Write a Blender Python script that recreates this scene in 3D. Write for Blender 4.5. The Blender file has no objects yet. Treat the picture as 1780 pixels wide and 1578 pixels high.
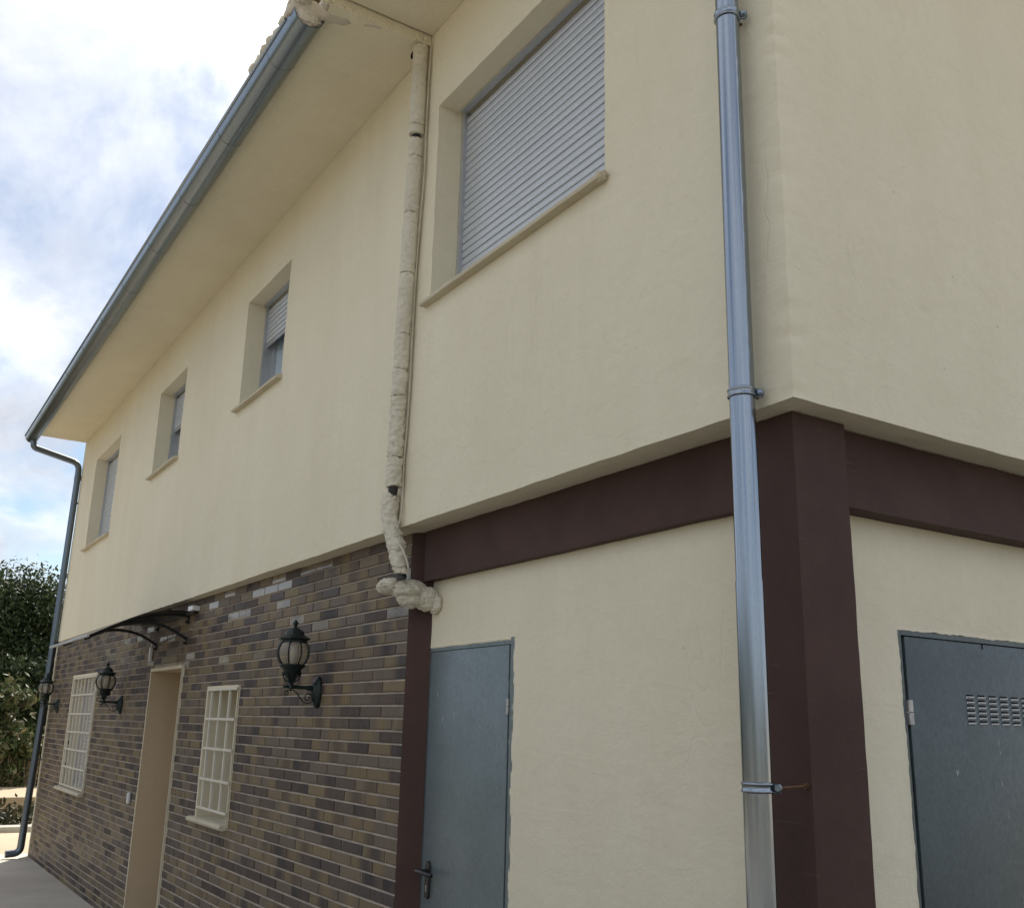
import bpy, bmesh, math, random
from math import sin, cos, pi, radians, sqrt, atan2, floor
from mathutils import Vector, Matrix, noise

random.seed(7)
sc = bpy.context.scene
COL = sc.collection

# ------------------------------------------------------------------ camera, world, sun, exposure
YAW, PITCH, ROLL, FPX = 1.00774919, 0.26638490, 0.02437002, 1733.879
fw = Vector((-sin(YAW)*cos(PITCH), cos(YAW)*cos(PITCH), sin(PITCH)))
r0 = fw.cross(Vector((0, 0, 1))).normalized()
u0 = r0.cross(fw)
rt = r0*cos(ROLL) + u0*sin(ROLL)
up = -r0*sin(ROLL) + u0*cos(ROLL)
cd = bpy.data.cameras.new('camera')
cam = bpy.data.objects.new('camera', cd)
COL.objects.link(cam)
CAMPOS = Vector((1.84103, -2.10161, 1.70))
cam.matrix_world = Matrix(((rt.x, up.x, -fw.x, CAMPOS.x), (rt.y, up.y, -fw.y, CAMPOS.y), (rt.z, up.z, -fw.z, CAMPOS.z), (0, 0, 0, 1)))
cd.sensor_fit = 'HORIZONTAL'
cd.sensor_width = 36
cd.lens = 36*FPX/1780
cd.clip_start = 0.05
cd.clip_end = 2000
sc.camera = cam

SUN_AZ, SUN_EL = 31.0, 43.0            # azimuth measured from -x towards +y, elevation
sdir = Vector((-cos(radians(SUN_AZ))*cos(radians(SUN_EL)), sin(radians(SUN_AZ))*cos(radians(SUN_EL)), sin(radians(SUN_EL))))
sl = bpy.data.lights.new('sun', 'SUN')
sl.energy = 4.2
sl.angle = radians(0.55)
sl.color = (1.0, 0.93, 0.82)
sun = bpy.data.objects.new('sun', sl)
COL.objects.link(sun)
sun.rotation_euler = sdir.to_track_quat('Z', 'Y').to_euler()
sun.location = (0, 0, 30)

w = bpy.data.worlds.new('World')
sc.world = w
w.use_nodes = True
wt = w.node_tree
wn, wl = wt.nodes, wt.links
wn.clear()
def wnode(t, **k):
    n = wn.new(t)
    for a, b in k.items():
        setattr(n, a, b)
    return n
def wmath(op, a, b=None, clamp=False):
    n = wnode('ShaderNodeMath', operation=op, use_clamp=clamp)
    for i, v in enumerate((a, b)):
        if v is None: continue
        if isinstance(v, (int, float)): n.inputs[i].default_value = v
        else: wl.new(v, n.inputs[i])
    return n.outputs[0]
def wramp(f, stops):
    n = wnode('ShaderNodeValToRGB')
    e = n.color_ramp.elements
    while len(e) < len(stops): e.new(0.5)
    for i, (p, c) in enumerate(stops):
        e[i].position = p
        e[i].color = (c, c, c, 1) if isinstance(c, (int, float)) else (*c, 1)
    wl.new(f, n.inputs[0])
    return n.outputs[0]
sky = wnode('ShaderNodeTexSky', sky_type='NISHITA')
sky.sun_disc = False
sky.sun_elevation = radians(SUN_EL)
sky.sun_rotation = math.atan2(sdir.x, sdir.y)
sky.air_density = 1.0
sky.dust_density = 0.5
sky.ozone_density = 1.3
tc = wnode('ShaderNodeTexCoord')
sep = wnode('ShaderNodeSeparateXYZ')
wl.new(tc.outputs['Generated'], sep.inputs[0])
zz = wmath('ADD', wmath('MAXIMUM', sep.outputs[2], 0.0), 0.16)
com = wnode('ShaderNodeCombineXYZ')
wl.new(wmath('DIVIDE', sep.outputs[0], zz), com.inputs[0])
wl.new(wmath('DIVIDE', sep.outputs[1], zz), com.inputs[1])
mp = wnode('ShaderNodeMapping')
mp.inputs['Rotation'].default_value = (0, 0, radians(35))
mp.inputs['Scale'].default_value = (1.0, 1.7, 1.0)
mp.inputs['Location'].default_value = (2.9, 3.3, 9.1)
wl.new(com.outputs[0], mp.inputs[0])
def wnoise(scale, detail, rough, dist, vec):
    n = wnode('ShaderNodeTexNoise')
    n.inputs['Scale'].default_value = scale
    n.inputs['Detail'].default_value = detail
    n.inputs['Roughness'].default_value = rough
    n.inputs['Distortion'].default_value = dist
    wl.new(vec, n.inputs['Vector'])
    return n.outputs['Fac']
n1 = wnoise(0.85, 9, 0.56, 0.35, mp.outputs[0])
n2 = wnoise(2.6, 8, 0.6, 0.5, mp.outputs[0])
mask = wramp(wmath('ADD', wmath('MULTIPLY', n1, 0.75), wmath('MULTIPLY', n2, 0.25)), [(0.39, 0.0), (0.46, 0.55), (0.56, 1.0)])
n3 = wnoise(1.9, 7, 0.6, 0.3, mp.outputs[0])
ccol = wramp(n3, [(0.32, (4.2, 4.4, 4.9)), (0.5, (5.6, 5.75, 6.15)), (0.68, (8.0, 8.0, 8.2))])
# thin cloud brightens towards the sun, wherever the sun stands
dn = wnode('ShaderNodeVectorMath', operation='DOT_PRODUCT')
wl.new(tc.outputs['Generated'], dn.inputs[0])
dn.inputs[1].default_value = sdir
dpos = wmath('MAXIMUM', dn.outputs['Value'], 0.0)
glow = wmath('ADD', wmath('MULTIPLY', wmath('POWER', dpos, 40.0), 26.0), wmath('MULTIPLY', wmath('POWER', dpos, 9.0), 1.2))
gcol = wnode('ShaderNodeMix', data_type='RGBA', blend_type='ADD')
gcol.inputs['Factor'].default_value = 1.0
wl.new(ccol, gcol.inputs['A'])
gc2 = wnode('ShaderNodeCombineXYZ')
for i in range(3): wl.new(glow, gc2.inputs[i])
wl.new(gc2.outputs[0], gcol.inputs['B'])
mx = wnode('ShaderNodeMix', data_type='RGBA')
wl.new(wmath('MULTIPLY', mask, 0.95), mx.inputs['Factor'])
hz = wnode('ShaderNodeMix', data_type='RGBA', blend_type='MULTIPLY')
hz.inputs['Factor'].default_value = 1.0
wl.new(sky.outputs[0], hz.inputs['A'])
hz.inputs['B'].default_value = (0.74, 0.755, 0.755, 1)
wl.new(hz.outputs['Result'], mx.inputs['A'])
wl.new(gcol.outputs['Result'], mx.inputs['B'])
bg = wnode('ShaderNodeBackground')
bg.inputs['Strength'].default_value = 0.078
wl.new(mx.outputs['Result'], bg.inputs['Color'])
wo = wnode('ShaderNodeOutputWorld')
wl.new(bg.outputs[0], wo.inputs[0])

sc.view_settings.view_transform = 'Standard'
sc.view_settings.look = 'None'
sc.view_settings.exposure = 1.03
sc.view_settings.gamma = 1
sc.view_settings.use_curve_mapping = False

# ------------------------------------------------------------------ materials
class Mat:
    def facing(s, base=0.04, top=0.75):
        lw = s.node('ShaderNodeLayerWeight')
        lw.inputs[0].default_value = 0.5
        return s.math('ADD', s.math('MULTIPLY', s.math('POWER', lw.outputs['Facing'], 4.0), top), base, True)
    def __init__(s, name):
        s.m = bpy.data.materials.new(name)
        s.m.use_nodes = True
        s.t = s.m.node_tree
        s.n, s.l = s.t.nodes, s.t.links
        s.b = s.n['Principled BSDF']
        s.pos = None
    def node(s, t, **k):
        n = s.n.new(t)
        for a, b in k.items(): setattr(n, a, b)
        return n
    def P(s):
        if s.pos is None:
            s.pos = s.node('ShaderNodeNewGeometry').outputs['Position']
        return s.pos
    def map(s, scale=(1, 1, 1), rot=(0, 0, 0), vec=None):
        n = s.node('ShaderNodeMapping')
        n.inputs['Scale'].default_value = scale
        n.inputs['Rotation'].default_value = rot
        s.l.new(vec or s.P(), n.inputs[0])
        return n.outputs[0]
    def noise(s, scale, detail=4, rough=0.55, dist=0.0, vec=None):
        n = s.node('ShaderNodeTexNoise')
        for k, v in (('Scale', scale), ('Detail', detail), ('Roughness', rough), ('Distortion', dist)):
            n.inputs[k].default_value = v
        s.l.new(vec or s.P(), n.inputs['Vector'])
        return n.outputs['Fac']
    def voro(s, scale, vec=None, feature='F1', out='Distance'):
        n = s.node('ShaderNodeTexVoronoi', feature=feature)
        n.inputs['Scale'].default_value = scale
        s.l.new(vec or s.P(), n.inputs['Vector'])
        return n.outputs[out]
    def math(s, op, a, b=None, clamp=False):
        n = s.node('ShaderNodeMath', operation=op, use_clamp=clamp)
        for i, v in enumerate((a, b)):
            if v is None: continue
            if isinstance(v, (int, float)): n.inputs[i].default_value = v
            else: s.l.new(v, n.inputs[i])
        return n.outputs[0]
    def ramp(s, f, stops, interp='LINEAR'):
        n = s.node('ShaderNodeValToRGB')
        n.color_ramp.interpolation = interp
        e = n.color_ramp.elements
        while len(e) < len(stops): e.new(0.5)
        for i, (p, c) in enumerate(stops):
            e[i].position = p
            e[i].color = (c, c, c, 1) if isinstance(c, (int, float)) else (*c, 1)
        s.l.new(f, n.inputs[0])
        return n.outputs[0]
    def mix(s, f, a, b, blend='MIX'):
        n = s.node('ShaderNodeMix', data_type='RGBA', blend_type=blend)
        for k, v in (('Factor', f), ('A', a), ('B', b)):
            i = n.inputs[k] if k == 'Factor' else [q for q in n.inputs if q.name == k and q.type == 'RGBA'][0]
            if isinstance(v, (int, float)): i.default_value = v
            elif isinstance(v, tuple): i.default_value = (*v, 1)
            else: s.l.new(v, i)
        return [q for q in n.outputs if q.type == 'RGBA'][0]
    def color(s, c):
        if isinstance(c, tuple): s.b.inputs['Base Color'].default_value = (*c, 1)
        else: s.l.new(c, s.b.inputs['Base Color'])
        return s
    def set(s, **k):
        for a, v in k.items():
            i = s.b.inputs[a.replace('_', ' ')]
            if isinstance(v, (int, float, tuple)): i.default_value = v
            else: s.l.new(v, i)
        return s
    def bump(s, h, strength=0.3, dist=0.01):
        n = s.node('ShaderNodeBump')
        n.inputs['Strength'].default_value = strength
        n.inputs['Distance'].default_value = dist
        s.l.new(h, n.inputs['Height'])
        s.l.new(n.outputs[0], s.b.inputs['Normal'])
        return s

def plaster(name, base, dark, bumpk=1.0):
    M = Mat(name)
    big = M.noise(0.7, 5, 0.6)
    streak = M.noise(1.0, 6, 0.6, 0.4, M.map((2.6, 2.6, 0.55)))
    fine = M.noise(26, 4, 0.6)
    f = M.ramp(M.math('ADD', M.math('MULTIPLY', big, 0.5), M.math('MULTIPLY', streak, 0.5)), [(0.36, 0.0), (0.62, 1.0)])
    c = M.mix(f, dark, base)
    drip = M.ramp(M.noise(1.0, 5, 0.65, 0.3, M.map((5.5, 5.5, 0.35))), [(0.56, 0.0), (0.72, 0.22)])
    c = M.mix(M.math('MULTIPLY', drip, M.ramp(M.noise(0.5, 3), [(0.42, 0.0), (0.6, 1.0)])), c, tuple(v*0.80 for v in dark))
    c = M.mix(M.ramp(fine, [(0.3, 0.10), (0.6, 0.0)]), c, tuple(v*0.72 for v in dark))
    pit = M.ramp(M.voro(7.5), [(0.0, 1.0), (0.035, 1.0), (0.05, 0.0)])
    pit = M.math('MULTIPLY', pit, M.ramp(M.noise(1.7, 2), [(0.52, 0.0), (0.6, 1.0)]))
    c = M.mix(M.math('MULTIPLY', pit, 0.4), c, tuple(v*0.5 for v in dark))
    M.color(c).set(Roughness=0.86)
    M.b.inputs['Specular IOR Level'].default_value = 0.25
    lump = M.noise(5.0, 6, 0.6, 0.6)
    trowel = M.noise(3.2, 5, 0.62, 1.4, M.map((1.2, 1.2, 3.2), (0, 0.5, 0)))
    scr = M.ramp(M.noise(8, 5, 0.7, 2.0), [(0.60, 0.0), (0.68, 1.0)])
    h = M.math('ADD', M.math('MULTIPLY', lump, 1.0), M.math('MULTIPLY', fine, 0.25))
    h = M.math('ADD', h, M.math('MULTIPLY', trowel, 0.45))
    h = M.math('ADD', h, M.math('MULTIPLY', M.noise(95, 3, 0.6), 0.12))
    sc2 = M.math('MULTIPLY', M.ramp(M.math('ABSOLUTE', M.math('SUBTRACT', M.noise(1.6, 3, 0.5, 0.8, M.map((1.0, 1.0, 0.5), (0.3, 0.6, 0.4))), 0.5)), [(0.0, 1.0), (0.006, 0.0)]), M.ramp(M.noise(1.1, 2), [(0.54, 0.0), (0.60, 1.0)]))
    h = M.math('ADD', h, M.math('MULTIPLY', scr, 0.10))
    h = M.math('SUBTRACT', h, M.math('MULTIPLY', sc2, 0.25))
    h = M.math('SUBTRACT', h, M.math('MULTIPLY', pit, 0.35))
    M.bump(h, 0.62*bumpk, 0.011)
    return M.m

m_cream = plaster('cream_plaster', (0.785, 0.735, 0.575), (0.73, 0.675, 0.515))
m_reveal = plaster('cream_reveal', (0.72, 0.66, 0.50), (0.67, 0.61, 0.455), 0.6)
m_bounce_reveal = plaster('warm_bounce_reveal', (0.60, 0.485, 0.33), (0.55, 0.44, 0.295), 0.5)  # cream reveal, its browner tone paints the warm light bounced into the entrance
m_sill = plaster('cream_sill', (0.62, 0.57, 0.44), (0.52, 0.46, 0.34), 0.8)

def mk_brown():
    M = Mat('brown_paint')
    n = M.noise(3, 5, 0.6)
    c = M.mix(M.ramp(n, [(0.35, 0.0), (0.65, 1.0)]), (0.058, 0.0325, 0.0275), (0.077, 0.0435, 0.0365))
    dot = M.math('MULTIPLY', M.ramp(M.voro(14), [(0.0, 1.0), (0.05, 0.0)]), M.ramp(M.noise(2.3, 2), [(0.55, 0.0), (0.62, 1.0)]))
    c = M.mix(M.math('MULTIPLY', dot, 0.5), c, (0.02, 0.012, 0.01))
    scratch = M.ramp(M.noise(3, 3, 0.6, 0.3, M.map((1.3, 1.3, 60))), [(0.70, 0.0), (0.73, 1.0)])
    c = M.mix(M.math('MULTIPLY', scratch, 0.22), c, (0.3, 0.25, 0.22))
    M.color(c).set(Roughness=0.7)
    M.b.inputs['Specular IOR Level'].default_value = 0.25
    h = M.math('ADD', M.noise(9, 6, 0.65, 0.5), M.math('MULTIPLY', M.noise(60, 3, 0.6), 0.3))
    h = M.math('SUBTRACT', h, M.math('MULTIPLY', dot, 0.6))
    M.bump(h, 0.5, 0.006)
    return M.m
m_brown = mk_brown()

SK = 0.0085
def YB(x): return 0.136 + SK*x
BX0 = -2.575                                # right end of the brickwork
def mk_brick():
    M = Mat('glazed_brick')
    sp = M.node('ShaderNodeSeparateXYZ')
    M.l.new(M.P(), sp.inputs[0])
    zr = M.math('DIVIDE', M.math('SUBTRACT', sp.outputs[2], 0.046), 0.06)
    row = M.math('FLOOR', zr)
    par = M.math('MULTIPLY', M.math('MODULO', M.math('ADD', row, 100), 2), 0.5)
    cu = M.math('ADD', M.math('DIVIDE', M.math('SUBTRACT', sp.outputs[0], BX0), 0.25), par)
    col = M.math('FLOOR', cu)
    u = M.math('SUBTRACT', cu, col)
    cb = M.node('ShaderNodeCombineXYZ')
    M.l.new(col, cb.inputs[0]); M.l.new(row, cb.inputs[1])
    wn_ = M.node('ShaderNodeTexWhiteNoise', noise_dimensions='3D')
    M.l.new(cb.outputs[0], wn_.inputs['Vector'])
    r1 = wn_.outputs['Value']
    sc_ = M.node('ShaderNodeSeparateColor')
    M.l.new(wn_.outputs['Color'], sc_.inputs[0])
    ra, rb, rc = sc_.outputs[0], sc_.outputs[1], sc_.outputs[2]
    pal = [(0.0, (0.158, 0.124, 0.096)), (0.30, (0.122, 0.092, 0.074)), (0.46, (0.084, 0.063, 0.054)), (0.58, (0.076, 0.060, 0.058)),
           (0.66, (0.190, 0.145, 0.082)), (0.80, (0.215, 0.163, 0.088)), (0.90, (0.190, 0.148, 0.098))]
    base = M.ramp(r1, pal, 'CONSTANT')
    # flashed bricks: one end or the middle of the brick burnt to another tone
    alt = M.ramp(ra, [(0.0, (0.215, 0.160, 0.086)), (0.4, (0.046, 0.040, 0.042)), (0.75, (0.095, 0.070, 0.050))], 'CONSTANT')
    du = M.math('ABSOLUTE', M.math('SUBTRACT', u, M.math('ADD', M.math('MULTIPLY', rb, 0.7), 0.15)))
    fl = M.math('MULTIPLY', M.ramp(du, [(0.10, 1.0), (0.42, 0.0)]), M.ramp(rc, [(0.52, 0.0), (0.60, 0.95)]))
    c = M.mix(fl, base, alt)
    st = M.noise(1.0, 3, 0.6, 0.0, M.map((240, 60, 9)))
    c = M.mix(M.ramp(st, [(0.35, 0.32), (0.65, 0.0)]), c, (0.032, 0.026, 0.024))
    bl = M.noise(16, 4, 0.6)
    c = M.mix(M.ramp(bl, [(0.4, 0.0), (0.75, 0.18)]), c, (0.19, 0.16, 0.13))
    M.color(c)
    hi = M.math('GREATER_THAN', row, 33.5)   # the glaze stays bright only in the sheltered top courses
    gl = M.math('MULTIPLY', hi, M.math('GREATER_THAN', ra, 0.87))
    rr = M.math('SUBTRACT', M.ramp(ra, [(0.0, 0.52), (0.25, 0.62), (0.55, 0.48)], 'CONSTANT'), M.math('MULTIPLY', gl, 0.33))
    M.set(Roughness=rr)
    M.set(Specular_IOR_Level=M.math('ADD', M.math('MULTIPLY', gl, 0.6), 0.2))
    h = M.math('ADD', M.math('MULTIPLY', st, 0.5), M.math('MULTIPLY', bl, 0.6))
    M.bump(h, 0.25, 0.003)
    return M.m
m_brick = mk_brick()

def simple(name, col, rough=0.5, metal=0.0, var=0.12, scale=8, bump=0.0, bscale=40, spec=0.5):
    M = Mat(name)
    n = M.noise(scale, 5, 0.6)
    a = tuple(v*(1-var) for v in col); b = tuple(min(1, v*(1+var)) for v in col)
    M.color(M.mix(M.ramp(n, [(0.3, 0.0), (0.7, 1.0)]), a, b)).set(Metallic=metal)
    M.set(Roughness=M.ramp(M.noise(scale*2.3, 3), [(0.3, max(0.02, rough*0.85)), (0.7, min(1, rough*1.15))]))
    M.b.inputs['Specular IOR Level'].default_value = spec
    if bump: M.bump(M.noise(bscale, 5, 0.6), bump, 0.004)
    return M.m
m_mortar = simple('mortar', (0.40, 0.345, 0.28), 0.9, 0, 0.25, 9, 0.5, 90, 0.2)
m_foam = None
def mk_foam():
    M = Mat('painted_foam')
    n = M.noise(5, 6, 0.6)
    c = M.mix(M.ramp(n, [(0.3, 0.0), (0.7, 1.0)]), (0.62, 0.585, 0.475), (0.735, 0.695, 0.575))
    c = M.mix(M.ramp(M.noise(22, 5, 0.65), [(0.58, 0.0), (0.72, 0.35)]), c, (0.30, 0.25, 0.19))
    M.color(c).set(Roughness=0.85)
    M.b.inputs['Specular IOR Level'].default_value = 0.2
    wr = M.noise(9, 5, 0.62, 1.2, M.map((1.5, 1.5, 4.5), (0.5, 0.2, 0)))
    M.bump(M.math('ADD', wr, M.math('MULTIPLY', M.noise(60, 3), 0.25)), 0.8, 0.012)
    return M.m
m_foam = mk_foam()
m_mortarpatch = simple('grey_mortar_patch', (0.61, 0.565, 0.475), 0.9, 0, 0.13, 9, 0.6, 28, 0.2)

def mk_galv(name, col, rough, spang=18, streak=0.0, metal=1.0, k=1.0):
    M = Mat(name)
    v = M.voro(spang, M.map((1, 1, 0.6)), out='Color')
    sc_ = M.node('ShaderNodeSeparateColor')
    M.l.new(v, sc_.inputs[0])
    n = M.noise(4, 5, 0.6)
    f = M.math('ADD', M.math('MULTIPLY', sc_.outputs[0], 0.35), M.math('MULTIPLY', n, 0.65))
    c = M.mix(M.ramp(f, [(0.25, 0.0), (0.75, 1.0)]), tuple(v*(1-0.14*k) for v in col), tuple(v*(1+0.12*k) for v in col))
    if streak:
        s_ = M.ramp(M.noise(1.0, 4, 0.6, 0.2, M.map((34, 34, 7))), [(0.70, 0.0), (0.735, streak)])
        c = M.mix(s_, c, (0.62, 0.62, 0.62))
        d_ = M.ramp(M.noise(2.2, 5, 0.65), [(0.45, 0.0), (0.7, 0.35)])
        c = M.mix(d_, c, tuple(v*0.62 for v in col))
    M.color(c).set(Metallic=metal)
    M.set(Roughness=M.ramp(sc_.outputs[1], [(0.0, rough*(1-0.15*k)), (1.0, rough*(1+0.2*k))]))
    M.bump(M.noise(6, 3, 0.4), 0.03*k, 0.006)
    return M.m
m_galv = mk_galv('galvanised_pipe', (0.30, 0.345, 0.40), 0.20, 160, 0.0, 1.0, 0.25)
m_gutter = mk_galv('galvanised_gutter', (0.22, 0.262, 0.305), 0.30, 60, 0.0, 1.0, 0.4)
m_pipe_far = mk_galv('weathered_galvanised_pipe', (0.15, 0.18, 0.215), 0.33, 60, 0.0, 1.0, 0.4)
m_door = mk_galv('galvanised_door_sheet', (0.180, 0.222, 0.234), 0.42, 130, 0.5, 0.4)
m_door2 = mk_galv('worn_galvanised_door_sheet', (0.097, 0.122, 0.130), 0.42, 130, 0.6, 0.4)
m_hinge = simple('hinge_steel', (0.42, 0.42, 0.42), 0.4, 0.8, 0.2, 30)
m_louvre_glint = simple('louvre_lip_glint', (0.62, 0.64, 0.67), 0.4, 0.2, 0.1, 30)  # brighter than the door sheet, paints the light caught on louvre lips
m_gap_shade = simple('gap_shade', (0.012, 0.012, 0.013), 0.9, 0, 0.1, 20, 0, 40, 0.1)  # near black that stands in for shade inside gaps, slits and the hole
m_slat = simple('grey_aluminium_slat', (0.55, 0.59, 0.64), 0.34, 0.2, 0.05, 60)
m_alu = simple('aluminium_frame', (0.48, 0.50, 0.53), 0.35, 0.5, 0.06, 20)
m_whiteslat = simple('white_slat', (0.47, 0.455, 0.465), 0.5, 0, 0.05, 20)
m_grille = simple('cream_painted_steel', (0.66, 0.63, 0.53), 0.45, 0, 0.06, 20)
m_iron = simple('dark_green_cast_iron', (0.010, 0.021, 0.019), 0.38, 0.3, 0.3, 40, 0.25, 120)
m_black = simple('black_plastic', (0.012, 0.013, 0.014), 0.32, 0, 0.3, 30)
m_white = simple('white_plastic', (0.72, 0.72, 0.72), 0.4, 0, 0.04, 20)
m_cable = simple('cream_cable', (0.55, 0.50, 0.40), 0.6, 0, 0.12, 30)
m_tile = simple('clay_roof_tile', (0.40, 0.27, 0.17), 0.85, 0, 0.3, 6, 0.5, 40, 0.2)
m_wood = simple('tan_painted_door', (0.33, 0.245, 0.165), 0.5, 0, 0.12, 6)
m_curtain = simple('pale_curtain', (0.86, 0.90, 0.94), 0.9, 0, 0.06, 6, 0, 40, 0.1)
m_screw = simple('rusty_screw', (0.16, 0.09, 0.05), 0.6, 0.6, 0.3, 60)
m_trunk = simple('bark', (0.075, 0.055, 0.04), 0.9, 0, 0.3, 9, 0.6, 30, 0.1)

def mk_glass(name, tint, rough=0.03, alpha=1.0, trans=1.0):
    M = Mat(name)
    M.color(tint).set(Roughness=rough)
    M.b.inputs['Transmission Weight'].default_value = trans
    M.b.inputs['IOR'].default_value = 1.45
    return M.m
def mk_pane():
    M = Mat('window_glass')
    g = M.node('ShaderNodeBsdfGlossy'); g.inputs['Roughness'].default_value = 0.02
    t = M.node('ShaderNodeBsdfTransparent'); t.inputs[0].default_value = (0.88, 0.92, 0.94, 1)
    mix = M.node('ShaderNodeMixShader')
    M.l.new(M.facing(), mix.inputs[0])
    M.l.new(t.outputs[0], mix.inputs[1]); M.l.new(g.outputs[0], mix.inputs[2])
    M.l.new(mix.outputs[0], M.n['Material Output'].inputs[0])
    return M.m
m_pane = mk_pane()
def mk_globe():
    M = Mat('smoky_lantern_glass')
    g = M.node('ShaderNodeBsdfGlossy'); g.inputs['Roughness'].default_value = 0.08
    t = M.node('ShaderNodeBsdfTransparent'); t.inputs[0].default_value = (0.80, 0.76, 0.68, 1)
    d = M.node('ShaderNodeBsdfDiffuse'); d.inputs[0].default_value = (0.62, 0.56, 0.47, 1)
    m1 = M.node('ShaderNodeMixShader'); m1.inputs[0].default_value = 0.30
    M.l.new(t.outputs[0], m1.inputs[1]); M.l.new(d.outputs[0], m1.inputs[2])
    m2 = M.node('ShaderNodeMixShader')
    M.l.new(M.facing(0.03, 0.7), m2.inputs[0]); M.l.new(m1.outputs[0], m2.inputs[1]); M.l.new(g.outputs[0], m2.inputs[2])
    M.l.new(m2.outputs[0], M.n['Material Output'].inputs[0])
    return M.m
m_globe = mk_globe()
def mk_poly():
    M = Mat('smoked_polycarbonate')
    g = M.node('ShaderNodeBsdfGlossy'); g.inputs['Roughness'].default_value = 0.12
    t = M.node('ShaderNodeBsdfTransparent'); t.inputs[0].default_value = (0.42, 0.42, 0.42, 1)
    mix = M.node('ShaderNodeMixShader')
    M.l.new(M.facing(0.04, 0.6), mix.inputs[0]); M.l.new(t.outputs[0], mix.inputs[1]); M.l.new(g.outputs[0], mix.inputs[2])
    M.l.new(mix.outputs[0], M.n['Material Output'].inputs[0])
    return M.m
m_poly = mk_poly()
def mk_leaf(name, c1, c2, c3, trans=0.12):
    M = Mat(name)
    rnd = M.node('ShaderNodeNewGeometry').outputs['Random Per Island']
    c = M.ramp(rnd, [(0.0, c1), (0.5, c2), (1.0, c3)])
    c = M.mix(M.ramp(M.noise(1.1, 4), [(0.4, 0.0), (0.65, 0.5)]), c, c1)
    M.color(c).set(Roughness=0.6)
    M.b.inputs['Specular IOR Level'].default_value = 0.15
    tr = M.node('ShaderNodeBsdfTranslucent')
    M.l.new(c, tr.inputs[0])
    mix = M.node('ShaderNodeMixShader'); mix.inputs[0].default_value = trans
    M.l.new(M.b.outputs[0], mix.inputs[1]); M.l.new(tr.outputs[0], mix.inputs[2])
    M.l.new(mix.outputs[0], M.n['Material Output'].inputs[0])
    return M.m
m_leaf = mk_leaf('dark_leaves', (0.028, 0.047, 0.021), (0.044, 0.070, 0.027), (0.078, 0.093, 0.042))
m_leaf2 = mk_leaf('pale_leaves', (0.040, 0.065, 0.022), (0.085, 0.105, 0.045), (0.20, 0.17, 0.10))
m_dry = mk_leaf('dry_grass', (0.20, 0.15, 0.09), (0.30, 0.24, 0.15), (0.38, 0.31, 0.21))
m_hedge = mk_leaf('dark_hedge_leaves', (0.016, 0.022, 0.012), (0.034, 0.040, 0.020), (0.085, 0.070, 0.040))

def mk_ground(name, a, b, c3, sc1):
    M = Mat(name)
    n = M.noise(sc1, 8, 0.65)
    n2 = M.noise(0.35, 5, 0.6)
    c = M.mix(M.ramp(n, [(0.3, 0.0), (0.7, 1.0)]), a, b)
    c = M.mix(M.ramp(n2, [(0.42, 0.0), (0.62, 0.6)]), c, c3)
    c = M.mix(M.ramp(M.noise(70, 3, 0.6), [(0.55, 0.0), (0.7, 0.25)]), c, tuple(v*0.5 for v in a))
    M.color(c).set(Roughness=0.9)
    M.b.inputs['Specular IOR Level'].default_value = 0.2
    M.bump(M.math('ADD', M.noise(60, 4, 0.6), M.noise(6, 4, 0.6)), 0.35, 0.008)
    return M.m
m_ground = mk_ground('pale_earth', (0.36, 0.292, 0.210), (0.43, 0.352, 0.258), (0.32, 0.258, 0.182), 2.0)
m_pave = mk_ground('concrete', (0.49, 0.445, 0.375), (0.60, 0.55, 0.47), (0.36, 0.32, 0.26), 1.6)
m_added_yard = mk_ground('added_yard_gravel', (0.20, 0.185, 0.16), (0.265, 0.245, 0.215), (0.18, 0.165, 0.14), 1.6)
m_kerb = mk_ground('kerb_concrete', (0.30, 0.30, 0.27), (0.38, 0.37, 0.33), (0.28, 0.28, 0.24), 3.0)
m_terrace = mk_ground('pale_terrace', (0.385, 0.305, 0.210), (0.43, 0.342, 0.238), (0.36, 0.285, 0.192), 2.0)

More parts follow.
